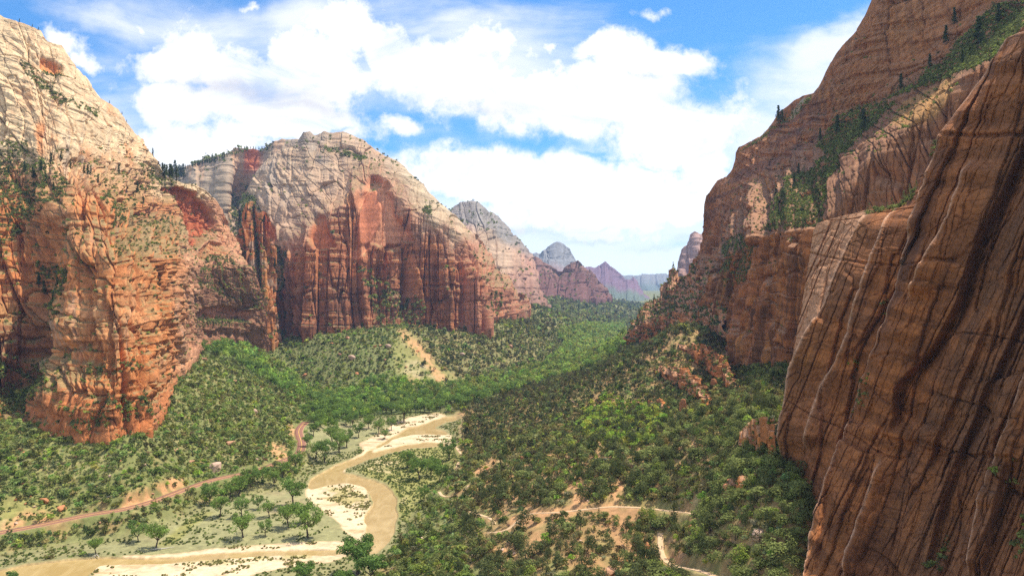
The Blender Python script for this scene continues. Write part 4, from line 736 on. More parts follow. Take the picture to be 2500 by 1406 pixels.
# --- stepped outcrop at the crest of the slope
R3_rows = [[(1512, 862, 1330), (1560, 850, 1270), (1600, 850, 1200), (1660, 860, 1120), (1720, 880, 1000), (1780, 930, 850)],
           [(1515, 845, 1335), (1545, 812, 1290), (1580, 790, 1240), (1630, 760, 1180), (1690, 760, 1120), (1775, 800, 930)],
           [(1518, 838, 1345), (1526, 822, 1345), (1532, 818, 1340), (1546, 790, 1335), (1560, 778, 1330), (1570, 766, 1325), (1574, 738, 1320), (1590, 733, 1310), (1602, 728, 1300), (1616, 726, 1290), (1620, 705, 1285), (1628, 685, 1280), (1632, 660, 1275), (1640, 654, 1270), (1650, 657, 1265), (1656, 670, 1260), (1672, 672, 1255), (1680, 650, 1250), (1700, 645, 1240), (1720, 640, 1200), (1770, 640, 1100)]]
def dispR3(s, z, px, py, v): return blk(s, z, 22, 60, 6, 1101)[0] + blk(s, z, 8, 14, 2.4, 1102, .9, .1)[0] + strata(z, s, 6, 1.6, 1103)
cliff('cliff', R3_rows, 420, 300, dispR3, lambda s, z, px, py, d, nz, v: colR(s, z, px, py, d, nz, v, 1111) * 1.1, M_rock, 'stepped orange outcrop ending in a small rock tower on the crest of the shrubby slope', seed=12, rimn=3, backd=(15, 50), rimfade=.3,
      veg=lambda s, z, px, py, d, nz: np.clip(sst(.4, .7, nz) * .4 + .4 * sst(30, 60, py - np.interp(px, [1518, 1575, 1640, 1720], [838, 740, 680, 680])) * (vn(s / 12, z / 12, 0, 8) > 0), 0, 1))

# --- narrow red pillars standing in the chasm between the two great walls
P_rows = [[(578, 845, 1470), (600, 842, 1455), (640, 842, 1450), (672, 838, 1480), (690, 835, 1520)], [(574, 760, 1490), (610, 760, 1470), (645, 755, 1470), (680, 770, 1520)], [(570, 650, 1510), (600, 640, 1490), (640, 630, 1500), (674, 700, 1540)],
          [(569, 575, 1540), (578, 556, 1540), (586, 545, 1535), (594, 520, 1530), (602, 500, 1530), (614, 490, 1530), (624, 500, 1530), (632, 520, 1530), (640, 514, 1530), (652, 516, 1530), (662, 534, 1535), (668, 580, 1540), (672, 640, 1550)]]
def dispP(s, z, px, py, v):
    d = blk(s, z, 34, 130, 8, 1401)[0] + blk(s, z, 13, 40, 3.5, 1402, .9, .1)[0] + cracks(s, z, 16, 160, 5, 1403) + cracks(z, s, 18, 90, 1.6, 1404)
    for gx, wd, dp in ((596, 6, 26), (632, 6, 30), (655, 4, 14)): d = d - dp * np.exp(-((px - gx - 5 * vn(py / 40, 0, 0, gx) - (py - 650) * .1) / wd) ** 2) * (1 - sst(780, 830, py))
    return d
def colP(s, z, px, py, d, nz, v):
    C = colR(s, z, px, py, d, nz, v, 1411, dk=.6); C = mixc(C, (.45, .33, .23), sst(.1, .4, fbm(s / 20, z / 20, 0, 3, 1413)) * .6)
    return mixc(C, RED, soft2(inpoly(px, py, [(640, 512), (668, 540), (672, 590), (650, 580)]), 3) * .8)
cliff('cliff', P_rows, 300, 420, dispP, colP, M_rock, 'narrow red and grey pillars with dark trees between them, in the chasm beside the domed massif', seed=14, rimn=6, backd=(20, 60), rimfade=.3,
      veg=lambda s, z, px, py, d, nz: np.clip(sst(.35, .7, nz) * .6 + .8 * np.exp(-((px - 632 - (py - 650) * .1) / 7) ** 2) + .7 * np.exp(-((px - 594 - (py - 650) * .1) / 6) ** 2), 0, 1))

# --- broken bands of rock showing through the scrub below the shaded wall
def band(pts, hs, back, label, nu, nv, seed, veg_w=.5, amp=4):
    base = [(x, y, ground_hit(x, y)) for x, y in pts]
    rows = [base, [(x, y - h * .5, Y + back * .2) for (x, y, Y), h in zip(base, hs)], [(x, y - h, Y + back) for (x, y, Y), h in zip(base, hs)]]
    cliff('rock_band', rows, nu, nv, lambda s, z, px, py, v: (blk(s, z, 12, 26, amp, seed)[0] + blk(s, z, 5, 8, amp * .45, seed + 1, .9, .1)[0] + cracks(s, z, 9, 60, 2.0, seed + 2)) * (.3 + .7 * sst(0, .1, v)) - 3 * (1 - sst(0, .08, v)),
          lambda s, z, px, py, d, nz, v: np.clip(colR(s, z, px, py, d, nz, v, seed + 7) * 1.25, 0, .8), M_rock, label, sink=15, seed=seed, rimn=5, backd=(4, 14), rimfade=.2, su=2, sv=3, backdrop=.2,
          veg=lambda s, z, px, py, d, nz: np.clip(sst(.3, .6, nz) * veg_w + .15 * (vn(s / 8, z / 8, 0, seed) > .2), 0, 1))
band([(1585, 905), (1620, 925), (1660, 945), (1700, 975), (1735, 1000)], [8, 30, 44, 50, 14], 10, 'broken orange rock band in the scrub under the stepped outcrop', 220, 90, 1301)
band([(1650, 850), (1690, 880), (1725, 905), (1770, 940), (1800, 960)], [10, 44, 60, 54, 20], 10, 'steep red rock band against the foot of the shaded wall', 200, 100, 1311)
band([(1812, 1085), (1835, 1100), (1862, 1115), (1892, 1128)], [16, 70, 96, 110], 8, 'pale upright slabs leaning on the foot of the nearest dark slabs', 180, 140, 1321, .3, 2.5)
band([(1545, 985), (1575, 990), (1610, 1000), (1640, 1010)], [3, 14, 16, 4], 5, 'low crumbling orange ledge on the upper part of the scrub slope', 120, 40, 1331, .5, 2.5)
band([(1770, 1195), (1790, 1205), (1812, 1196), (1830, 1176)], [8, 40, 38, 10], 5, 'red sheer-sided rock ledge in the scrub near the foot of the slabs', 120, 70, 1341, .2, 2)

# ------------------------------------------------------------------ plants
# what the rock hides from the camera (plants far behind it are left out)
BW = 8; zb = np.full((260, 460), 1e9)
for Q, qx, qy, _ in CLIFFS:
    ix = ((qx + 400) / BW).astype(int); iy = ((qy + 300) / BW).astype(int); k = (ix >= 0) & (ix < 460) & (iy >= 0) & (iy < 260)
    np.minimum.at(zb, (iy[k], ix[k]), Q[..., 1][k])
def hidden(X, Y, Z):
    px = CX + X / Y * F; py = HY - (Z + 3 - CZ) / Y * F
    ix = np.clip(((px + 400) / BW).astype(int), 1, 458); iy = np.clip(((py + 300) / BW).astype(int), 1, 258); r = np.ones(len(X), bool)
    for dx in (-1, 0, 1): r &= zb[iy, ix + dx] < Y - 60
    return r
def cliffhit(px, py):
    best = None
    for Q, qx, qy, nn in CLIFFS:
        d2 = (qx - px) ** 2 + (qy - py) ** 2
        if d2.min() < 36:
            k = np.unravel_index(np.argmin(np.where(d2 < d2.min() + 16, Q[..., 1] * .01 + d2, 1e9)), d2.shape); p_ = Q[k]
            if best is None or p_[1] < best[1]: best = p_
    return best
def unit(n):
    v = rng.normal(size=(n, 3)); return v / np.linalg.norm(v, axis=1)[:, None]
def leaf_tris(C_, R_, size, out):
    """triangles scattered round centres C_ (n,3), roughly facing OUT directions"""
    n = len(C_); a1 = unit(n); nrm = out + 0.7 * unit(n); nrm /= np.linalg.norm(nrm, axis=1)[:, None]
    t1 = np.cross(nrm, a1); t1 /= np.linalg.norm(t1, axis=1)[:, None] + 1e-6; t2 = np.cross(nrm, t1)
    s_ = np.asarray(size)[:, None] * (0.7 + 0.6 * rng.random((n, 1)))
    V = np.stack([C_ + t1 * s_, C_ - t1 * s_ * .6 + t2 * s_ * .9, C_ - t1 * s_ * .6 - t2 * s_ * .9], 1)
    return V
def plants_mesh(P, H, R_, COL, nt_, conic, lobes=5):
    """many plants in one leaf soup; conic 0 = round crown, 1 = conifer"""
    n = len(P); k = nt_; idx = np.repeat(np.arange(n), k); m = n * k
    lob = rng.integers(0, lobes, m); lt = rng.random((n, lobes, 3)); lo = lt[idx, lob]
    ang = lo[:, 0] * 6.283; rr = .55 * np.sqrt(lo[:, 1]); zz = .25 + .55 * lo[:, 2]
    d = unit(m); d[:, 2] = np.abs(d[:, 2]) * .9 - .12
    r = R_[idx]; h = H[idx]; cz_ = conic[idx]
    rad = .58 * (.75 + .35 * rng.random(m))
    cxy = np.stack([np.cos(ang) * rr, np.sin(ang) * rr], -1) + d[:, :2] * rad[:, None]
    z1 = zz + d[:, 2] * .42
    tcone = rng.random(m) ** 1.4; ca = rng.random(m) * 6.283; cr_ = (1 - tcone) * (.6 + .5 * rng.random(m)) + .04
    X = np.where(cz_ > .5, np.cos(ca) * cr_, cxy[:, 0]) * r; Y = np.where(cz_ > .5, np.sin(ca) * cr_, cxy[:, 1]) * r
    Z = np.where(cz_ > .5, .12 + .88 * tcone, np.clip(z1, .06, 1.05)) * h
    C_ = P[idx] + np.stack([X, Y, Z], -1); out = np.stack([X / (r + .01), Y / (r + .01), (Z / h - .35) * 1.2], -1)
    out = np.where((cz_ > .5)[:, None], np.stack([np.cos(ca), np.sin(ca), .5 + 0 * ca], -1), out)
    sz = r * np.where(cz_ > .5, .30, .42) * np.sqrt(34.0 / k) * .8; sz = np.minimum(sz, r * .8)
    V = leaf_tris(C_, r, sz, out)
    br = (0.72 + 0.56 * rng.random(m))[:, None]
    CC = np.repeat((COL[idx] * br)[:, None, :], 3, 1)
    return V.reshape(-1, 3), CC.reshape(-1, 3)
def soup(name, parts, label, cat, mat=None):
    V = np.concatenate([a for a, b in parts]); C_ = np.concatenate([b for a, b in parts])
    o = mesh_from(name, V, np.arange(len(V)).reshape(-1, 3), mat or M_leaf, C_, smooth=False)
    return tag(o, label, cat, kind='stuff')
K_JUN, K_OAK, K_SAGE, K_LIME, K_COT = range(5)
KCOL = np.array([(.125, .145, .056), (.215, .245, .080), (.29, .285, .15), (.29, .36, .07), (.25, .34, .075)])
iA = np.arange(NCt)
def lookup(fld, X, Y):
    r = np.clip(np.interp(Y, TY, _u).round().astype(int), 0, NR - 1); c = np.clip(np.interp(X / np.maximum(Y, 200), TA, iA).round().astype(int), 0, NCt - 1)
    return fld[r, c]
mRoad = np.zeros(TX.shape, bool)
def markline(line, w_):
    m = (TX > line[:, 0].min() - 20) & (TX < line[:, 0].max() + 20) & (Y2 > line[:, 1].min() - 20) & (Y2 < line[:, 1].max() + 20)
    d, _ = dline(TX[m], Y2[m], line[::2]); q = mRoad[m]; q |= d < w_; mRoad[m] = q
markline(road, 7.0)
for q, wd in tr:
    markline(q, wd * .62 + 2.0); markline(q - np.array([0, 4.0, 0]), wd * .62 + 2.0)
markline(road - np.array([0, 6.0, 0]), 5.0)
BANDS = [(230, 480, 2.7, 110), (480, 800, 3.3, 60), (800, 1250, 4.2, 34), (1250, 1900, 5.6, 18), (1900, 3000, 8.0, 9), (3000, 5600, 13.0, 6)]
ALL = []
for (y0, y1, sp_, ntri) in BANDS:
    xs = np.arange(-.78 * y1, .5 * y1, sp_); ys = np.arange(y0, y1, sp_); X, Y = np.meshgrid(xs, ys); X = X.ravel(); Y = Y.ravel()
    X = X + rng.uniform(-.5, .5, len(X)) * sp_; Y = Y + rng.uniform(-.5, .5, len(Y)) * sp_
    k = (X / Y > -.78) & (X / Y < .50) & (Y > y0) & (Y < y1); X, Y = X[k], Y[k]
    Z = terr(X, Y); k = ~hidden(X, Y, Z); X, Y, Z = X[k], Y[k], Z[k]
    px = CX + X / Y * F; py = HY - (Z - CZ) / Y * F
    wa, sa, me_, gr, ba, gv, fl, rd = (lookup(f_, X, Y) for f_ in (WAm, SAm, mM, mG, mB, mV, FLm, mRoad))
    cl = fbm(X / 22, Y / 22, 0, 3, 91); c2 = fbm(X / 8, Y / 8, 0, 2, 92); big = fbm(X / 90, Y / 90, 0, 2, 93)
    left = sst(1150, 950, px - (py - 1000) * .25)
    dens = np.clip(.80 + .75 * cl + .3 * c2, .15, 1); dens = np.where(left > .5, np.clip(.95 + .3 * cl, .4, 1), dens)
    dens = np.where(px > 1600, np.maximum(dens, .5), dens); dens = np.where(px > 1840, 1.0, dens); openz = sst(1210, 1260, py) * sst(1180, 1260, px) * sst(1560, 1500, px); dens = dens * (1 - .45 * openz)
    dens = dens * (1 - .72 * ba) * (1 - .72 * np.clip(gr * 1.1, 0, 1)) * (1 - .985 * np.clip(me_, 0, 1)) * (1 - .93 * np.clip(fl * 1.05, 0, 1) * (1 - gv)) * (sa < .1) * (wa < .08) * (~rd)
    dens = np.where(gv > .5, 1, dens)
    dens = np.where((fl > .5) & (sa < .1) & (wa > .005) & (wa < .1), .65, dens)      # fringe along the water
    u_ = rng.random(len(X)); k = u_ < dens
    X, Y, Z, px, py, left, gv, fl, cl, c2, big, gr, me_, wa = (t_[k] for t_ in (X, Y, Z, px, py, left, gv, fl, cl, c2, big, gr, me_, wa))
    n = len(X); t_ = rng.random(n)
    kind = np.where(t_ < .34 + .35 * big - .16 * sst(1600, 1800, px) * sst(1100, 1250, py), K_JUN, np.where(t_ < .80, K_OAK, np.where(t_ < .95, K_SAGE, K_LIME)))
    kind = np.where(left > .5, np.where(t_ < .16 + .2 * big, K_JUN, np.where(t_ < .74, K_OAK, np.where(t_ < .93, K_SAGE, K_LIME))), kind)
    crest = inpoly(px, py, [(1108, 1000), (1300, 925), (1520, 845), (1640, 850), (1500, 960), (1300, 1030), (1130, 1090)]); kind = np.where(crest & (t_ < .7), K_JUN, kind)
    kind = np.where((fl > .3) & (gv < .5), np.where(t_ < .5, K_OAK, K_SAGE), kind)
    lim = inpoly(px, py, [(1420, 1000), (1500, 960), (1620, 1010), (1600, 1080), (1480, 1100), (1420, 1060)]) & (t_ > .35); kind = np.where(lim, K_LIME, kind)
    H = np.choose(kind, [3.2 + 2.8 * rng.random(n), 2.0 + 2.0 * rng.random(n), .9 + .9 * rng.random(n), 2.2 + 1.8 * rng.random(n), 0 * t_ + 12])
    R_ = np.choose(kind, [1.3 + 1.1 * rng.random(n), 1.4 + 1.4 * rng.random(n), .9 + .7 * rng.random(n), 1.4 + 1.2 * rng.random(n), 0 * t_ + 6])
    hv = np.exp(.40 * rng.normal(size=n).clip(-2, 1.6)); H = np.where(kind == K_COT, H, H * hv); R_ = R_ * hv * rng.uniform(.8, 1.3, n)
    sm = np.where(left > .5, .80, 1.0) * np.where((fl > .3), .6, 1); farb = {2.7: 1.05, 3.3: 1.05, 4.2: 1.15, 5.6: 1.4, 8.0: 1.8, 13.0: 2.6}[sp_]; H = H * sm * farb; R_ = R_ * sm * farb
    gsp = 10.5; inn = gv > .5; g = inn & (rng.random(n) < min(1, (sp_ / gsp) ** 2 * (1.0 if Y.mean() < 1900 else 1.6)))
    keep = ~inn | g | (rng.random(n) < .2); kind = np.where(g, K_COT, kind); H = np.where(g, rng.uniform(8, 18, n), H); R_ = np.where(g, H * rng.uniform(.36, .52, n), R_)
    colr = KCOL[kind] * (1 + .28 * rng.normal(size=(n, 1)).clip(-1.6, 1.6)) * (1 + .12 * rng.normal(size=(n, 3)).clip(-1.5, 1.5)) * (1 + .25 * cl[:, None])
    colr = np.where((left < .5)[:, None] & (kind != K_LIME)[:, None], colr * np.array([1.0, .93, .95]), colr * np.array([1.05, 1.1, .95]))
    D = np.stack([X, Y, Z - .15, H, R_, kind, np.full(n, ntri), px, py], -1)[keep]; ALL.append((D, np.clip(colr[keep], .01, .5)))
D = np.concatenate([a for a, b in ALL]); DC = np.concatenate([b for a, b in ALL])
show = D[:, 3] * D[:, 4] / D[:, 1] ** 2
inframe = (D[:, 7] > -20) & (D[:, 7] < 2100) & (D[:, 8] < 1440)
def biggest(sel, n):
    i = np.nonzero(sel & inframe)[0]; return i[np.argsort(-show[i])[:n]]
is_cot = D[:, 5] == K_COT; is_jun = D[:, 5] == K_JUN; is_shr = ~is_cot & ~is_jun
ic, ij, io = biggest(is_cot, 250), biggest(is_jun, 290), biggest(is_shr, 290)
rest = np.ones(len(D), bool); rest[ic] = rest[ij] = rest[io] = False
def group_soup(name, sel, label, cat, lobes=5):
    parts = []
    for nt_ in np.unique(D[sel, 6]).astype(int):
        q = sel & (D[:, 6] == nt_); big_ = 3 if name == 'cottonwood_grove' else 1
        for i in np.array_split(np.nonzero(q)[0], max(1, int(q.sum() * nt_ * big_ / 400000))):
            if len(i) == 0: continue
            con = ((D[i, 5] == K_JUN) & (rng.random(len(i)) < .25)).astype(float)
            parts.append(plants_mesh(D[i, :3], D[i, 3], D[i, 4], DC[i], nt_ * big_, con, lobes))
    return soup(name, parts, label, cat)
group_soup('shrubs', rest & is_shr, 'low mid green and grey green scrub oak and sage covering the talus slopes', 'shrubs')
group_soup('junipers', rest & is_jun, 'dark green junipers and pinyons speckling the slopes of the canyon', 'junipers')
group_soup('cottonwood_grove', rest & is_cot, 'far off bright green cottonwood canopy winding along the canyon floor', 'grove', 8)

# grass tufts and reeds on sandbars and meadows
gx, gy_, gzz, gcol = [], [], [], []
X = rng.uniform(-420, 0, 60000); Y = rng.uniform(430, 1000, 60000); sa = lookup(SAm, X, Y); gr = lookup(mG, X, Y); me_ = lookup(mM, X, Y); wa = lookup(WAm, X, Y); fl = lookup(FLm, X, Y)
cl = fbm(X / 10, Y / 10, 0, 3, 95)
bv = lookup(mBV, X, Y)
k = (((sa > .3) & ((cl > .24) | ((bv > .3) & (cl > -.2)))) | ((gr > .4) & (cl > .0)) | ((me_ > .4) & (cl > .15) & (rng.random(60000) < .4)) | ((fl > .6) & (sa < .2) & (me_ < .3) & (rng.random(60000) < .5))) & (wa < .1) & ~lookup(mRoad, X, Y)
X, Y = X[k], Y[k]; Pg = np.stack([X, Y, terr(X, Y)], -1); n = len(X)
cg = np.where((lookup(SAm, X, Y) > .2)[:, None], [(.27, .26, .09)], [(.17, .21, .06)]) * (1 + .25 * rng.normal(size=(n, 1)).clip(-1.5, 1.5))
soup('grass', [plants_mesh(Pg, rng.uniform(.35, .9, n), rng.uniform(.5, 1.1, n), np.clip(cg, .02, .5), 7, np.zeros(n))], 'tufts of yellowish green grass on the sandbars and river meadows', 'grass')

# plants on the rock
vp = []; 
for (P, w_, x_, y_) in VEG:
    k = (x_ > -80) & (x_ < 2560) & (y_ > -60) & (y_ < 1430) & (P[:, 2] > terr(P[:, 0], P[:, 1])) & np.isfinite(w_); P, w_ = P[k], w_[k]
    if len(P) == 0: continue
    Ym = np.median(P[:, 1]); spc = np.clip(Ym / 260, 2.0, 10); nn_ = int(min(16000, w_.sum() / spc ** 2 * 1.2))
    i = rng.choice(len(P), nn_, p=w_ / w_.sum()); vp.append((P[i], np.full(nn_, spc), Ym))
LED = []
for P, spc, Ym in vp:
    n = len(P); t_ = rng.random(n); con = (t_ < .10).astype(float)
    H = np.where(con > .5, 2.6, .85) * spc * rng.uniform(.6, 1.2, n); H = np.minimum(H, 16); R_ = np.where(con > .5, H * .28, H * rng.uniform(.55, .8, n))
    C_ = np.where((t_ < .28)[:, None], KCOL[K_JUN], np.where((t_ < .9)[:, None], KCOL[K_OAK] * 1.05, KCOL[K_LIME])) * (1 + .22 * rng.normal(size=(n, 1)).clip(-1.5, 1.5))
    LED.append(plants_mesh(P - [0, 0, .2], H, R_, np.clip(C_, .01, .4), 44 if Ym < 500 else 30 if Ym < 1100 else 14 if Ym < 2200 else 8, con))
soup('ledge_plants', LED, 'shrubs and small conifers rooted on ledges, gullies and rims of the rock walls', 'shrubs')

# ---- individual trees
def tube(pts, rad, ns=6):
    P = np.asarray(pts, float); n = len(P); T = np.gradient(P, axis=0); T /= np.linalg.norm(T, axis=1)[:, None] + 1e-9
    up = np.where(np.abs(T[:, 2:3]) > .9, [(1., 0, 0)], [(0, 0, 1.)]); a1 = np.cross(T, up); a1 /= np.linalg.norm(a1, axis=1)[:, None]; a2 = np.cross(T, a1)
    th = np.linspace(0, 2 * math.pi, ns, endpoint=False); R_ = np.asarray(rad, float)[:, None, None]
    V = P[:, None] + R_ * (np.cos(th)[None, :, None] * a1[:, None] + np.sin(th)[None, :, None] * a2[:, None])
    i = np.arange(n * ns).reshape(n, ns); j = np.roll(i, -1, 1)
    return V.reshape(-1, 3), np.stack([i[:-1], j[:-1], j[1:], i[1:]], -1).reshape(-1, 4)
def join(parts):
    V, Fc, o = [], [], 0
    for v, f in parts: V.append(v); Fc.append(f + o); o += len(v)
    return np.concatenate(V), np.concatenate(Fc)
def limbs(h, r, nb, lean=.1, seed=0):
    g = np.random.default_rng(seed); parts = []; tips = []; b0 = np.array([0, 0, -.3]); f = h * g.uniform(.22, .34)
    ln = np.array([g.uniform(-lean, lean), g.uniform(-lean, lean), 0]) * h; top = np.array([0, 0, f]) + ln * .5
    parts.append(tube([b0, b0 * .3 + top * .5 + [0, 0, 0], top], [r, r * .8, r * .62], 7))
    for i in range(nb):
        an = 6.283 * (i + g.uniform(-.3, .3)) / nb; sp_ = g.uniform(.20, .36) * h; e_ = top + [math.cos(an) * sp_, math.sin(an) * sp_, h * g.uniform(.30, .55)]
        m_ = top * .5 + e_ * .5 + [math.cos(an) * sp_ * .15, math.sin(an) * sp_ * .15, -.02 * h]
        parts.append(tube([top, m_, e_], [r * .5, r * .32, r * .1], 5)); tips.append(e_); tips.append(m_ * .4 + e_ * .6 + g.normal(size=3) * h * .06)
        for _ in range(2):
            e2 = m_ + g.normal(size=3) * h * .13 + [0, 0, h * .12]; parts.append(tube([m_, (m_ + e2) / 2, e2], [r * .25, r * .16, r * .05], 4)); tips.append(e2)
    return parts, tips
def cotton_meshes(seed, h=12., col0=(.105, .18, .05), leaves=1500, spread=.17):
    g = np.random.default_rng(seed); parts, tips = limbs(h, h * .032, 5 + seed % 2, .12, seed); V, Fc = join(parts)
    tm = mesh_from('trunk', V, Fc, M_bark, me_only=True); T = np.array(tips); i = g.integers(0, len(T), leaves)
    d = unit(leaves); rad = h * spread * (.55 + .5 * rng.random(leaves)) * np.array([g.uniform(.6, 1.15) for _ in T])[i]
    C_ = T[i] + d * rad[:, None] * np.array([1, 1, .68]); C_[:, 2] = np.maximum(C_[:, 2], h * .16)
    Vl = leaf_tris(C_, None, np.full(leaves, h * .027), d + [0, 0, .2]); lc = np.array([g.uniform(.75, 1.25) for _ in T])[i][:, None]
    cc = np.array(col0) * lc * (.75 + .5 * rng.random((leaves, 1)))
    lm = mesh_from('crown', Vl.reshape(-1, 3), np.arange(leaves * 3).reshape(-1, 3), M_leaf, np.repeat(cc[:, None], 3, 1).reshape(-1, 3), smooth=False, me_only=True)
    return tm, lm
def tree(name, meshes, loc, sc, rz, label, cat, group=None, sz=None):
    r = bpy.data.objects.new(name, None); col.objects.link(r); r.location = loc; r.rotation_euler = (0, 0, rz); r.scale = (sc, sc, sz or sc); r.empty_display_size = .5
    tag(r, label, cat, group)
    for nm, me in zip(('trunk', 'crown'), meshes):
        o = bpy.data.objects.new(nm, me); col.objects.link(o); o.parent = r
    return r
COTS = [cotton_meshes(i + 1, 12., (.17, .26, .065) if i % 2 else (.205, .30, .07)) for i in range(6)]
COTN = [cotton_meshes(i + 31, 12., (.15, .24, .06), 3000, .19) for i in range(2)]
def onground(px, py):
    Yv = ground_hit(px, py); X = (px - CX) / F * Yv; return X, Yv, float(terr(X, Yv))
MT = [(380, 1338, 62, 'forked cottonwood at the lower edge of the tan meadow, beside the fallen pale log'), (338, 1322, 46, 'thin cottonwood leaning at the end of the dark shrub belt above the river'), (594, 1312, 66, 'rounded cottonwood standing alone in the middle of the tan meadow'),
      (648, 1308, 38, 'smallest cottonwood in the meadow, just right of the rounded one'), (752, 1313, 80, 'tall cottonwood on the meadow nearest the sandbar'), (716, 1235, 72, 'largest cottonwood of the meadow, by the upper end of the sandbar'), (705, 1288, 62, 'cottonwood with a bent trunk behind the tallest meadow tree'),
      (738, 1278, 58, 'cottonwood with split stems between the two largest meadow trees'), (658, 1262, 42, 'slender cottonwood on bare tan ground in the meadow centre'), (590, 1262, 46, 'low cottonwood at the upper edge of the tan meadow'), (537, 1262, 52, 'shadowed cottonwood where the shrubs meet the meadow grass'),
      (630, 1243, 34, 'pale small cottonwood above the meadow centre'), (235, 1352, 42, 'dense bright green bush-like cottonwood by the lower river bank'), (612, 1190, 50, 'dark round cottonwood below the road, beside a twin'), (583, 1208, 52, 'dark cottonwood below the straight stretch of road'),
      (512, 1232, 50, 'cottonwood in the dark clump under the road bank'), (828, 1104, 52, 'cottonwood in the upper meadow nearest the upstream channel'), (846, 1092, 44, 'second cottonwood of the trio in the upper meadow'), (812, 1080, 44, 'third cottonwood of the trio in the upper meadow, farthest from the water'),
      (1024, 1170, 56, 'cottonwood with a visible dark trunk on the grassy inside bank'), (1052, 1162, 46, 'wide cottonwood on the grassy bank near the foot of the trail'), (1072, 1178, 48, 'round bright cottonwood at the edge of the juniper slope'), (995, 1142, 44, 'grey green cottonwood at the tip of the island bar'),
      (1096, 1122, 50, 'dark palm-shaped cottonwood beside the riverside trail'), (986, 1030, 58, 'large double-crowned cottonwood at the edge of the grove'), (792, 1128, 58, 'spreading cottonwood on the bank below the road bend'), (770, 1120, 46, 'leafy cottonwood right beside the road bend'),
      (955, 1050, 30, None), (925, 1058, 34, None), (875, 1068, 36, None), (900, 1046, 34, None), (862, 1040, 36, None), (940, 1072, 26, None), (1035, 1222, 34, None), (1010, 1150, 34, None), (765, 1065, 34, None), (752, 1090, 30, None), (640, 1180, 44, None), (690, 1165, 42, None), (720, 1148, 44, None), (668, 1186, 38, None), (1060, 1142, 30, None), (560, 1218, 40, None)]
for i, (x, y, hp, lb) in enumerate(MT):
    X, Y, Z = onground(x, y); h = hp * Y / F
    tree('cottonwood_tree', COTS[i % 6], (X, Y, Z), h / 11.2, rng.random() * 6.28, lb or 'smaller cottonwood ' + ('in the dark clump below the road' if x < 735 and y > 1140 else 'on the grassy inside bank' if x > 990 else 'along the upper meadow beside the channel' if y < 1080 else 'below the road bend'), 'tree', 'cottonwoods on the river meadows')
for i, (x, y, hp, lb) in enumerate([(872, 1402, 92, 'big near cottonwood on the river bank at the bottom of the view'), (905, 1425, 80, 'darker cottonwood crowding the big one at the bottom edge'), (742, 1428, 56, 'feathery cottonwood rising from the lower sandbar at the bottom edge'), (20, 1440, 44, 'greyish tree at the river edge in the bottom corner'), (840, 1440, 50, None)]):
    X, Y, Z = onground(x, y); h = hp * Y / F
    tree('cottonwood_tree', COTN[i % 2], (X, Y, Z), h / 11.2, rng.random() * 6.28, lb or 'low cottonwood half cut by the bottom of the view', 'tree', 'cottonwoods on the river meadows')
def cotlab(q):
    h, px_, py_, Y_ = q[3], q[7], q[8], q[1]
    a_ = 'low' if h < 11 else 'tall' if h > 15 else 'medium-sized'; b_ = 'broad' if q[4] / h > .46 else 'narrow' if q[4] / h < .40 else 'rounded'
    c_ = 'in the side gully below the cliff alcove' if px_ < 720 else 'at the front edge of the grove near the meadow' if py_ > 985 else 'in the grove below the orange gully' if px_ < 1120 else 'where the grove meets the juniper slope'
    return '%s %s cottonwood %s' % (a_, b_, c_)
for i in ic:
    tree('cottonwood_tree', COTS[int(rng.integers(0, 6))], D[i, :3], D[i, 3] / 11.5, rng.random() * 6.28, cotlab(D[i]), 'tree', 'cottonwoods of the canyon floor grove', sz=D[i, 3] / 12.5)
def plant_proto(name, kind, seed, nt_=420):
    P = np.zeros((1, 3)); con = np.array([1. if kind == 'cone' else 0.]); c = KCOL[K_JUN] if kind != 'oak' else KCOL[K_OAK]
    if kind == 'lime': c = KCOL[K_LIME]
    V, C_ = plants_mesh(P, np.array([1.]), np.array([.5 if kind != 'cone' else .34]), np.array([c]) * np.array([1 + .15 * math.sin(seed * 2.3)]), nt_, con, 6 + seed % 3)
    return mesh_from(name, V, np.arange(len(V)).reshape(-1, 3), M_leaf, C_, smooth=False, me_only=True)
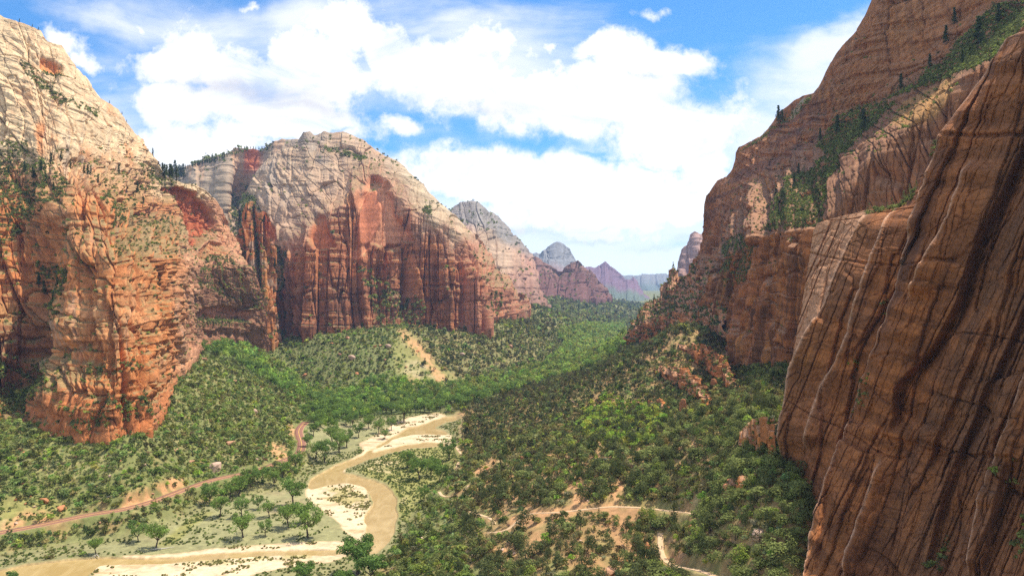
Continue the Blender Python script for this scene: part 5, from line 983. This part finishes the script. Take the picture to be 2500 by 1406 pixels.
BL = [(527, 1146, 34, 2, 'large pale flat boulder lying above the road'), (565, 1086, 24, 0, 'blocky pinkish boulder in the scrub above the large pale slab'), (430, 1102, 20, 0, 'angular boulder in the middle of the talus, dark on its shaded side'), (350, 1140, 17, 2, 'tan boulder on the talus above the road'),
      (411, 1148, 10, 1, 'small orange boulder left of the large pale slab'), (467, 1130, 16, 0, 'low reddish boulder between the tan and the pale slabs'), (152, 1244, 24, 1, 'wedge shaped orange boulder in the scrub close to the road'), (108, 1226, 28, 4, 'dark orange boulder half buried behind the wedge shaped one'),
      (236, 1188, 9, 0, 'tiny capped boulder on the lower talus'), (60, 1108, 13, 1, 'upright orange boulder near the dark foot of the buttress'), (620, 1008, 20, 2, 'flat pale boulder high on the grassy talus'), (612, 1037, 13, 1, 'small red boulder under the flat pale one'), (572, 934, 17, 0, 'dark boulder near the top of the talus'),
      (595, 904, 13, 2, 'pale boulder by the gully at the top of the talus'), (498, 880, 16, 0, 'brownish boulder at the corner of the cliff foot'), (745, 918, 16, 1, 'red earth boulder in the green valley below the massif'), (494, 1078, 11, 2, 'small pale boulder on the middle talus'), (690, 990, 12, 0, 'dull boulder near the road end of the talus'),
      (848, 828, 16, 0, 'boulder under the massif on the crest of the green hill'), (948, 850, 18, 2, 'pointed pinkish boulder on the green hill'), (830, 868, 14, 0, 'rounded boulder low on the green hill'), (858, 878, 20, 2, 'wide pale boulder on the front of the green hill'), (872, 915, 14, 4, 'dark boulder at the foot of the green hill'),
      (1182, 820, 26, 4, 'biggest dark boulder below the fluted wall'), (1128, 868, 14, 2, 'pale boulder right of the orange gully'), (1160, 865, 10, 0, 'small boulder beside the far track'), (1260, 900, 12, 1, 'orange boulder at the edge of the grove'), (1850, 1310, 38, 2, 'long tilted pale boulder on the slope under the shaded slabs'),
      (1572, 1336, 34, 1, 'pyramid shaped orange boulder beside the wide trail'), (1502, 1364, 24, 4, 'dark split boulder downhill of the pyramid shaped one'), (1490, 1402, 42, 0, 'broad grey topped boulder at the bottom edge of the view'), (1533, 1374, 18, 1, 'narrow red boulder next to the dark split one'), (1690, 1290, 20, 1, 'round orange boulder above the end of the upper trail'),
      (1757, 1304, 14, 0, 'small round boulder in the scrub between two larger ones'), (1786, 1200, 50, 1, 'large red outcrop boulder with a sheer side near the shaded cliff foot'), (1838, 1050, 46, 0, 'tall orange block standing before the pale slab ridge'), (1626, 1206, 18, 0, 'dark headed boulder above the trail'), (1662, 1138, 15, 1, 'orange boulder halfway up the juniper slope'),
      (1338, 1122, 26, 4, 'row-like dark slab on the juniper slope'), (1276, 1120, 16, 4, 'small dark slab left of the row-like one'), (1238, 1120, 14, 0, 'little brown slab farthest left on the juniper slope'), (1880, 1092, 30, 2, 'pale flat rock beside the trail at the foot of the slabs'), (1790, 1180, 30, 1, 'upper piece of the red outcrop'), (1560, 1378, 26, 1, 'low red ledge rock near the bottom of the wide trail'),
      (1840, 1240, 16, 0, 'brownish boulder among pale scrub by the slabs'), (1395, 985, 16, 2, 'pale boulder near the crest of the dark slope'), (1250, 1000, 12, 0, 'small boulder near the river end of the dark slope'), (1455, 1010, 14, 1, 'orange boulder above the bright green bushes')]
JP = [plant_proto('juniper', 'cone' if i % 4 == 0 else 'jun', i) for i in range(8)]; OP = [plant_proto('shrub', 'oak', i + 20) for i in range(6)] + [plant_proto('shrub', 'lime', 40)]
def single(name, me, loc, s_, label, cat, group):
    o = bpy.data.objects.new(name, me); col.objects.link(o); o.location = loc; o.scale = s_; o.rotation_euler = (0, 0, rng.random() * 6.28); return tag(o, label, cat, group)
def where(px, py, Y):
    if px < 1000 and py < 1330 - .0 * px and py < np.interp(px, [p_[0] for p_ in ROADPX], [p_[1] for p_ in ROADPX]): return 'on the sunny talus above the red road'
    if px < 960: return 'in the belt between the red road and the river'
    for (pts, wd), nm in zip(TRAILS, ('the wide bottom trail', 'the long upper trail', 'the short middle trail', 'the riverside trail', 'the riverside trail', 'the short lower trail', 'the short lower trail', 'the trail at the foot of the slabs')):
        if dline(np.array([px]), np.array([py]), pts)[0][0] < 34: return 'beside ' + nm
    for x_, y_, wp_, k_, lb_ in BL:
        if wp_ > 13 and math.hypot(x_ - px, (y_ - py) * 1.3) < 52: return 'near the ' + ' '.join(w_ for w_ in lb_.split()[:3] if w_ not in ('boulder', 'in', 'on')) + ' boulder'
    if px > np.interp(py, [900, 1100, 1200, 1300, 1400], [1830, 1820, 1880, 1900, 1890]): return 'at the foot of the shaded slabs'
    if px < 1150: return 'on the river edge of the trail slope'
    return ('on the upper part of the trail slope' if py < 1080 else 'in the middle of the trail slope' if py < 1260 else 'on the lowest part of the trail slope')
JT = []
_v, _f = tube([(0, 0, -.08), (.02, 0, .2), (0, .02, .5)], [.05, .035, .012], 6); _jt = mesh_from('trunk', _v, _f, M_bark, me_only=True)
def size_word(h, a_, b_): return 'small' if h < a_ else 'tall' if h > b_ else 'medium-sized'
for i in ij:
    q = int(rng.integers(0, 8)); tree('juniper', (_jt, JP[q]), D[i, :3], D[i, 4] * 2, rng.random() * 6.28, '%s %s %s juniper %s' % (size_word(D[i, 3], 4.2, 5.6), 'slim' if D[i, 4] / D[i, 3] < .36 else 'broad' if D[i, 4] / D[i, 3] > .48 else 'full', 'pointed' if q % 4 == 0 else 'rounded', where(D[i, 7], D[i, 8], D[i, 1])), 'juniper', 'nearest junipers on the slopes', sz=D[i, 3])
for i in io: single('shrub', OP[int(rng.integers(0, 6)) if D[i, 5] != K_LIME else 6], D[i, :3], (D[i, 4] * 2, D[i, 4] * 2, D[i, 3]), '%s %s %s %s' % (size_word(D[i, 3], 2.7, 3.6).replace('medium-sized', 'middling'), 'spreading' if D[i, 4] / D[i, 3] > .85 else 'upright' if D[i, 4] / D[i, 3] < .6 else 'round', 'bright yellow green bush' if D[i, 5] == K_LIME else 'mid green oak bush', where(D[i, 7], D[i, 8], D[i, 1])), 'shrub', 'nearest scrub bushes on the slopes')
# pines: a tapered trunk with whorled sprays
def pine_meshes(seed, h=14.):
    g = np.random.default_rng(seed); parts = [tube([(0, 0, -.5), (.05, 0, h * .5), (0, .05, h)], [h * .018, h * .012, h * .002], 6)]; C_, O_ = [], []
    for k in range(17):
        t_ = .2 + .8 * k / 17; L_ = h * .19 * (1 - t_) ** .8 * g.uniform(.6, 1.1) + .25
        for j in range(5):
            a_ = g.uniform(0, 6.283); e_ = np.array([math.cos(a_) * L_, math.sin(a_) * L_, h * t_ - L_ * .12]); parts.append(tube([(0, 0, h * t_), e_ * [.5, .5, 1], e_], [.07, .05, .02], 3))
            for q in range(9): C_.append(np.array([0, 0, h * t_]) * (1 - (q + 2) / 10) + e_ * (q + 2) / 10 + g.normal(size=3) * [.22, .22, .14]); O_.append((math.cos(a_) * .5, math.sin(a_) * .5, .8))
    V, Fc = join(parts); tm = mesh_from('trunk', V, Fc, M_bark, me_only=True); C_ = np.array(C_); n = len(C_)
    Vl = leaf_tris(C_, None, np.full(n, h * .030), np.array(O_)); cc = np.array((.085, .120, .050)) * (.7 + .6 * rng.random((n, 1)))
    return tm, mesh_from('crown', Vl.reshape(-1, 3), np.arange(n * 3).reshape(-1, 3), M_leaf, np.repeat(cc[:, None], 3, 1).reshape(-1, 3), smooth=False, me_only=True)
PINES = [pine_meshes(i + 3) for i in range(4)]
PT = [(x, 432 + (x % 7) - (x - 395) * .0, 30 + (x * 7 % 13), 'saddle') for x in range(392, 452, 5)] + [(374, 378, 18, 'skyline'), (258, 240, 9, 'skyline'), (268, 252, 8, 'skyline'), (48, 54, 10, 'skyline'), (80, 64, 8, 'skyline'), (95, 72, 8, 'skyline'), (300, 280, 8, 'skyline'), (312, 296, 7, 'skyline')]
PT += [(x, 418 - (x - 440) * .30, 9 + (x * 5 % 8), 'plateau') for x in range(440, 560, 6)] + [(x, 364 + (x % 5), 7 + x % 5, 'plateau') for x in range(576, 650, 7)]
PT += [(x, y, h, 'ledge') for x, y, h in ((2045, 330, 52), (2108, 325, 62), (2003, 345, 34), (2200, 222, 44), (2310, 110, 50), (2388, 120, 84), (2330, 62, 46), (2440, 60, 54), (2350, 160, 40), (1900, 302, 46), (1910, 300, 34), (1990, 400, 34), (1950, 430, 34), (1940, 460, 36), (1860, 520, 28), (1895, 480, 30), (2270, 170, 40))]
PT += [(x, y, h, 'buttress') for x, y, h in ((205, 428, 26), (214, 430, 30), (222, 428, 22), (150, 392, 24), (172, 410, 20), (125, 400, 28), (100, 420, 30), (80, 440, 32), (60, 420, 28), (112, 450, 30), (40, 460, 26), (290, 425, 24), (240, 450, 26), (335, 470, 28), (325, 480, 24), (350, 500, 22), (20, 430, 26), (130, 470, 28), (95, 700, 34), (110, 720, 36), (130, 740, 34), (120, 690, 30), (140, 700, 28), (592, 560, 24), (600, 540, 22), (588, 520, 20), (655, 640, 28), (662, 620, 26), (670, 655, 26), (648, 670, 24))]
PLAB = {'saddle': 'dark pine in the saddle row', 'skyline': 'dark pine on the skyline of the sunlit cliff', 'plateau': 'pine on the rim of the pale plateau', 'ledge': 'dark pine on the ledge of the shaded cliff', 'buttress': 'dark pine in the orange buttresses'}
def pinelab(x, y, hp, kd):
    sz_ = {'saddle': 'tall' if hp > 36 else 'short', 'skyline': 'tiny', 'plateau': 'low' if hp < 11 else 'upright', 'ledge': 'tall' if hp > 48 else 'short' if hp < 36 else 'middling', 'buttress': 'tall' if hp > 29 else 'short' if hp < 24 else 'middling'}[kd]
    pl = {'saddle': 'end nearest the sunlit cliff' if x < 420 else 'end nearest the domed massif', 'skyline': 'high up' if y < 100 else 'halfway down', 'plateau': 'before the red notch' if x < 560 else 'above the red notch',
          'ledge': 'near the stepped outcrop end' if x < 2020 else 'in its middle' if x < 2180 else 'towards its top' if x < 2330 else 'at its highest corner', 'buttress': 'high beside the green slope' if x < 90 else 'over the blocky pillars' if x < 200 and y < 500 else 'deep in the dark gully' if y > 600 else 'near the chasm' if x > 500 else 'below the cream face'}[kd]
    return '%s %s, %s' % (sz_, PLAB[kd].replace('tiny ', '').replace('small ', ''), pl)
for i, (x, y, hp, kd) in enumerate(PT):
    p_ = cliffhit(x, y)
    if p_ is None: continue
    h = hp * p_[1] / F; tree('pine_tree', PINES[i % 4], (p_[0], p_[1], p_[2] - .3), h / 14, rng.random() * 6.28, pinelab(x, y, hp, kd), 'pine', 'pines: ' + PLAB[kd])

# ------------------------------------------------------------------ boulders
import bmesh
def boulder_mesh(name, seed, flat=.7, mat=None, base=(.50, .25, .14)):
    g = np.random.default_rng(seed); bm = bmesh.new()
    for _ in range(16):
        v = g.normal(size=3); v /= np.abs(v).max() ** .7 * np.linalg.norm(v) ** .3; bm.verts.new((v[0] * .5, v[1] * .42, v[2] * .5 * flat))
    r = bmesh.ops.convex_hull(bm, input=bm.verts); bmesh.ops.delete(bm, geom=[e for e in r['geom_interior'] if isinstance(e, bmesh.types.BMVert)], context='VERTS')
    bmesh.ops.bevel(bm, geom=list(bm.edges), offset=.035, segments=1, affect='EDGES')
    bmesh.ops.triangulate(bm, faces=bm.faces); bmesh.ops.subdivide_edges(bm, edges=bm.edges, cuts=2, use_grid_fill=True)
    for v in bm.verts:
        c = v.co; n_ = float(fbm(np.array(c.x * 5), np.array(c.y * 5), np.array(c.z * 9), 3, seed)); v.co = c * (1 + .07 * n_)
    me = bpy.data.meshes.new(name); bm.to_mesh(me); bm.free(); m = M_bould[seed % 3] if mat is None else mat; me.materials.append(m); return me
M_bould = [material('boulder', .92, base=c, cvar=.35, cscale=.9, csc3=(1, 1, 2.5), bump=.15, bscale=1.5) for c in ((.50, .27, .16), (.46, .20, .09), (.56, .38, .28))]
BM = [boulder_mesh('boulder', i, .55 + .12 * (i % 4)) for i in range(9)]
for x, y, wp, k, lb in BL:
    X, Y, Z = onground(x, y); s_ = wp * Y / F; o = single('boulder', BM[k], (X, Y, Z + s_ * .12), (s_, s_ * .9, s_ * 1.0), lb, 'boulder', 'boulders on the slopes')
n_b = 0
for _ in range(900):
    if n_b >= 150: break
    x = rng.uniform(20, 1880); y = rng.uniform(830, 1390); X, Y, Z = onground(x, y)
    if lookup(FLm, np.array([X]), np.array([Y]))[0] > .1 or lookup(mV, np.array([X]), np.array([Y]))[0] > .2 or lookup(mRoad, np.array([X]), np.array([Y]))[0] or hidden(np.array([X]), np.array([Y]), np.array([Z]))[0]: continue
    s_ = rng.uniform(5, 12) * Y / F * (1 if x < 1150 else 1.15); k = int(rng.integers(0, 9)); n_b += 1
    single('boulder', BM[k], (X, Y, Z + s_ * .15), (s_, s_ * .9, s_), 'small %s boulder half hidden %s' % (('reddish', 'orange', 'pale')[k % 3], where(x, y, Y).replace('next to the', 'by the').replace('in the belt between', 'between') if y > 930 or x > 1300 else 'on the green hill below the massif'), 'boulder', 'small boulders in the scrub')
# rock fins sticking out of the upper slope
FIN = [(1668, 1010, 12, 40, 'narrow red rock fin standing in the slope scrub'), (1742, 955, 12, 34, 'dark rock fin close under the shaded wall')]
def fin_mesh(seed):
    us_, vs2 = np.meshgrid(np.linspace(0, 2 * math.pi, 49)[:-1], np.linspace(0, 1, 40)); r = (1 - .35 * vs2 ** 3) / (np.abs(np.cos(us_)) ** 4 + np.abs(np.sin(us_)) ** 4) ** .25 * (1 + .35 * (cells(us_ * 1.3 + vs2, vs2 * 2.2, seed)[1] - .5)) * (1 + .28 * fbm(np.cos(us_) * 2, np.sin(us_) * 2, vs2 * 2, 3, seed) + .05 * strata(vs2 * 12, us_ * 3, 1.5, 1, seed))
    V = np.stack([np.cos(us_) * .5 * r, np.sin(us_) * .42 * r, vs2 - .08 + .05 * fbm(np.cos(us_) * 3, np.sin(us_) * 3, 0, 2, seed + 1)], -1)
    V = np.concatenate([V, np.tile(V[-1].mean(0), (1, 48, 1)) + [0, 0, .02]], 0); i = np.arange(41 * 48).reshape(41, 48); j = np.roll(i, -1, 1)
    return mesh_from('rock_fin', V, np.stack([i[:-1], j[:-1], j[1:], i[1:]], -1).reshape(-1, 4), M_fin, me_only=True)
M_fin = material('fin_rock', .92, base=(.36, .15, .07), cvar=.4, cscale=.5, csc3=(1, 1, .6), bump=.3, bscale=.8)
for k, (x, y, wp, hp, lb) in enumerate(FIN):
    X, Y, Z = onground(x, y); single('rock_fin', fin_mesh(k + 50), (X, Y, Z - .5), (wp * Y / F * 1.3, wp * Y / F * 1.5, hp * Y / F), lb, 'rock', 'rock fins on the upper slope')

# ------------------------------------------------------------------ dead wood
M_dead = material('bleached_wood', .85, base=(.62, .56, .48), cvar=.2, cscale=2)
def dead(name, x, y, branches, label):
    X, Y, Z = onground(x, y); V, Fc = join([tube(np.array(p), r, 6) for p, r in branches]); o = mesh_from(name, V, Fc, M_dead); o.location = (X, Y, Z); return tag(o, label, 'dead wood')
dead('dead_branch', 230, 1362, [([(0, 0, 0), (1.0, .5, 1.6), (2.2, 1, 3.6)], [.3, .24, .12]), ([(1.0, .5, 1.6), (-1.5, .6, .4), (-3.2, 0, .1)], [.2, .15, .06]), ([(1.2, .6, 1.9), (3, 0, .6), (3.4, -1, .1)], [.2, .14, .06])], 'forked white dead branch on the lower river bank')
dead('fallen_log', 385, 1342, [([(-5, 0, .2), (0, .6, .5), (4, 1.8, .4), (9, 4, .6)], [.12, .3, .28, .1]), ([(-1, .5, .5), (-3, 2.4, .9)], [.16, .05]), ([(2, 1.2, .4), (2.5, -1.6, .8)], [.14, .05])], 'long pale fallen log under the forked cottonwood')
dead('fallen_log', 268, 1214, [([(-2, 0, .3), (1, 1.5, .9), (4, 4, 1.8)], [.25, .2, .08])], 'grey dead trunk lying in the talus scrub above the road')
dead('driftwood', 818, 1138, [([(-4, -1, .1), (0, 0, .2), (4, 1.4, .1)], [.1, .22, .08])], 'short driftwood log stranded in the shallow upper channel')

# ------------------------------------------------------------------ hikers
def person(x, y, heading, shirt, trousers, label, pack=None):
    X, Y, Z = onground(x, y); r = bpy.data.objects.new('person', None); col.objects.link(r); r.location = (X, Y, Z + .12); r.rotation_euler = (0, 0, heading); tag(r, label, 'person', 'hikers on the trails')
    J = [(0, 0, .95), (0, .02, 1.2), (0, .02, 1.45), (0, .03, 1.53), (0, .05, 1.66), (.1, 0, .9), (.11, .22, .5), (.11, .16, .07), (.11, .32, .03), (-.1, 0, .9), (-.11, .02, .5), (-.11, -.25, .1), (-.11, -.12, .03), (.19, .02, 1.42), (.26, -.08, 1.14), (.27, .1, .93), (-.19, .02, 1.42), (-.26, .12, 1.16), (-.25, .34, 1.02)]
    E = [(0, 1), (1, 2), (2, 3), (3, 4), (0, 5), (5, 6), (6, 7), (7, 8), (0, 9), (9, 10), (10, 11), (11, 12), (2, 13), (13, 14), (14, 15), (2, 16), (16, 17), (17, 18)]
    R_ = [.14, .13, .13, .055, .105, .095, .07, .045, .04, .095, .07, .045, .04, .06, .045, .035, .06, .045, .035]
    me = bpy.data.meshes.new('body'); me.from_pydata(J, E, []); b = bpy.data.objects.new('body', me); col.objects.link(b); b.parent = r
    b.modifiers.new('skin', 'SKIN'); b.modifiers.new('sub', 'SUBSURF').levels = 1; b.modifiers['sub'].render_levels = 2
    for v, q in zip(me.skin_vertices[0].data, R_): v.radius = (q, q)
    me.skin_vertices[0].data[0].use_root = True
    me.materials.append(mats('skin', (.45, .26, .17)))
    def part(nm, parts, c):
        V, Fc = join([tube(np.array(p, float), q, 8) for p, q in parts]); mesh_from(nm, V, Fc, mats(nm, c), parent=r)
    part('shirt', [([(0, 0, .93), (0, .02, 1.2), (0, .02, 1.46), (0, .03, 1.5)], [.165, .155, .17, .08]), ([(.17, .02, 1.43), (.26, -.07, 1.16)], [.08, .06]), ([(-.17, .02, 1.43), (-.26, .11, 1.17)], [.08, .06])], shirt)
    part('trousers', [([(.08, 0, .97), (.11, .22, .5), (.11, .17, .14)], [.125, .09, .065]), ([(-.08, 0, .97), (-.11, .02, .5), (-.11, -.22, .15)], [.125, .09, .065])], trousers)
    part('hair', [([(0, .03, 1.64), (0, .03, 1.7), (0, .03, 1.79)], [.118, .125, .04])], (.06, .04, .03))
    if pack: part('backpack', [([(0, -.2, 1.02), (0, -.22, 1.25), (0, -.19, 1.48)], [.12, .16, .1])], pack)
_m = {}
def mats(nm, c):
    k = (nm, c)
    if k not in _m: _m[k] = material(nm, .8, base=c, cvar=.1, cscale=8)
    return _m[k]
person(1618, 1317, 3.3, (.05, .05, .07), (.04, .04, .05), 'hiker in dark clothes at the upper end of the wide trail', (.03, .05, .08))
person(1622, 1320, 3.0, (.09, .05, .05), (.05, .05, .06), 'hiker in dark reddish top just below the first pair partner')
person(1616, 1340, 3.2, (.03, .03, .04), (.02, .02, .03), 'hiker in black walking down the middle of the wide trail', (.02, .02, .02))
person(1621, 1342, 3.1, (.06, .08, .16), (.05, .06, .10), 'hiker in blue grey clothes beside the one in black')
person(1646, 1245, 1.6, (.55, .58, .62), (.08, .08, .1), 'hiker in a pale grey shirt on the upper trail')
person(1658, 1246, 1.5, (.8, .8, .78), (.10, .09, .1), 'hiker in a white shirt leading on the upper trail')
person(1116, 1138, 0.2, (.8, .8, .8), (.12, .12, .14), 'hiker in white on the riverside trail')

# ------------------------------------------------------------------ haze
def haze():
    x0, x1, y0, y1, z0, z1 = -19000, 19000, -900, 15500, -220, 1300
    V = np.array([(x, y, z) for z in (z0, z1) for y in (y0, y1) for x in (x0, x1)], float)
    Fc = np.array([(0, 2, 3, 1), (4, 5, 7, 6), (0, 1, 5, 4), (2, 6, 7, 3), (0, 4, 6, 2), (1, 3, 7, 5)])
    m = bpy.data.materials.new('haze'); m.use_nodes = True; t = m.node_tree; t.nodes.clear(); o_ = t.nodes.new('ShaderNodeOutputMaterial'); v = t.nodes.new('ShaderNodeVolumePrincipled')
    v.inputs['Color'].default_value = (.42, .62, 1.0, 1); v.inputs['Density'].default_value = HAZE; v.inputs['Anisotropy'].default_value = 0.2
    t.links.new(v.outputs[0], o_.inputs['Volume']); o = mesh_from('haze', V, Fc, m, smooth=False); tag(o, 'thin blue haze filling the canyon air', 'haze', kind='stuff')
HAZE = 4.6e-5
haze()
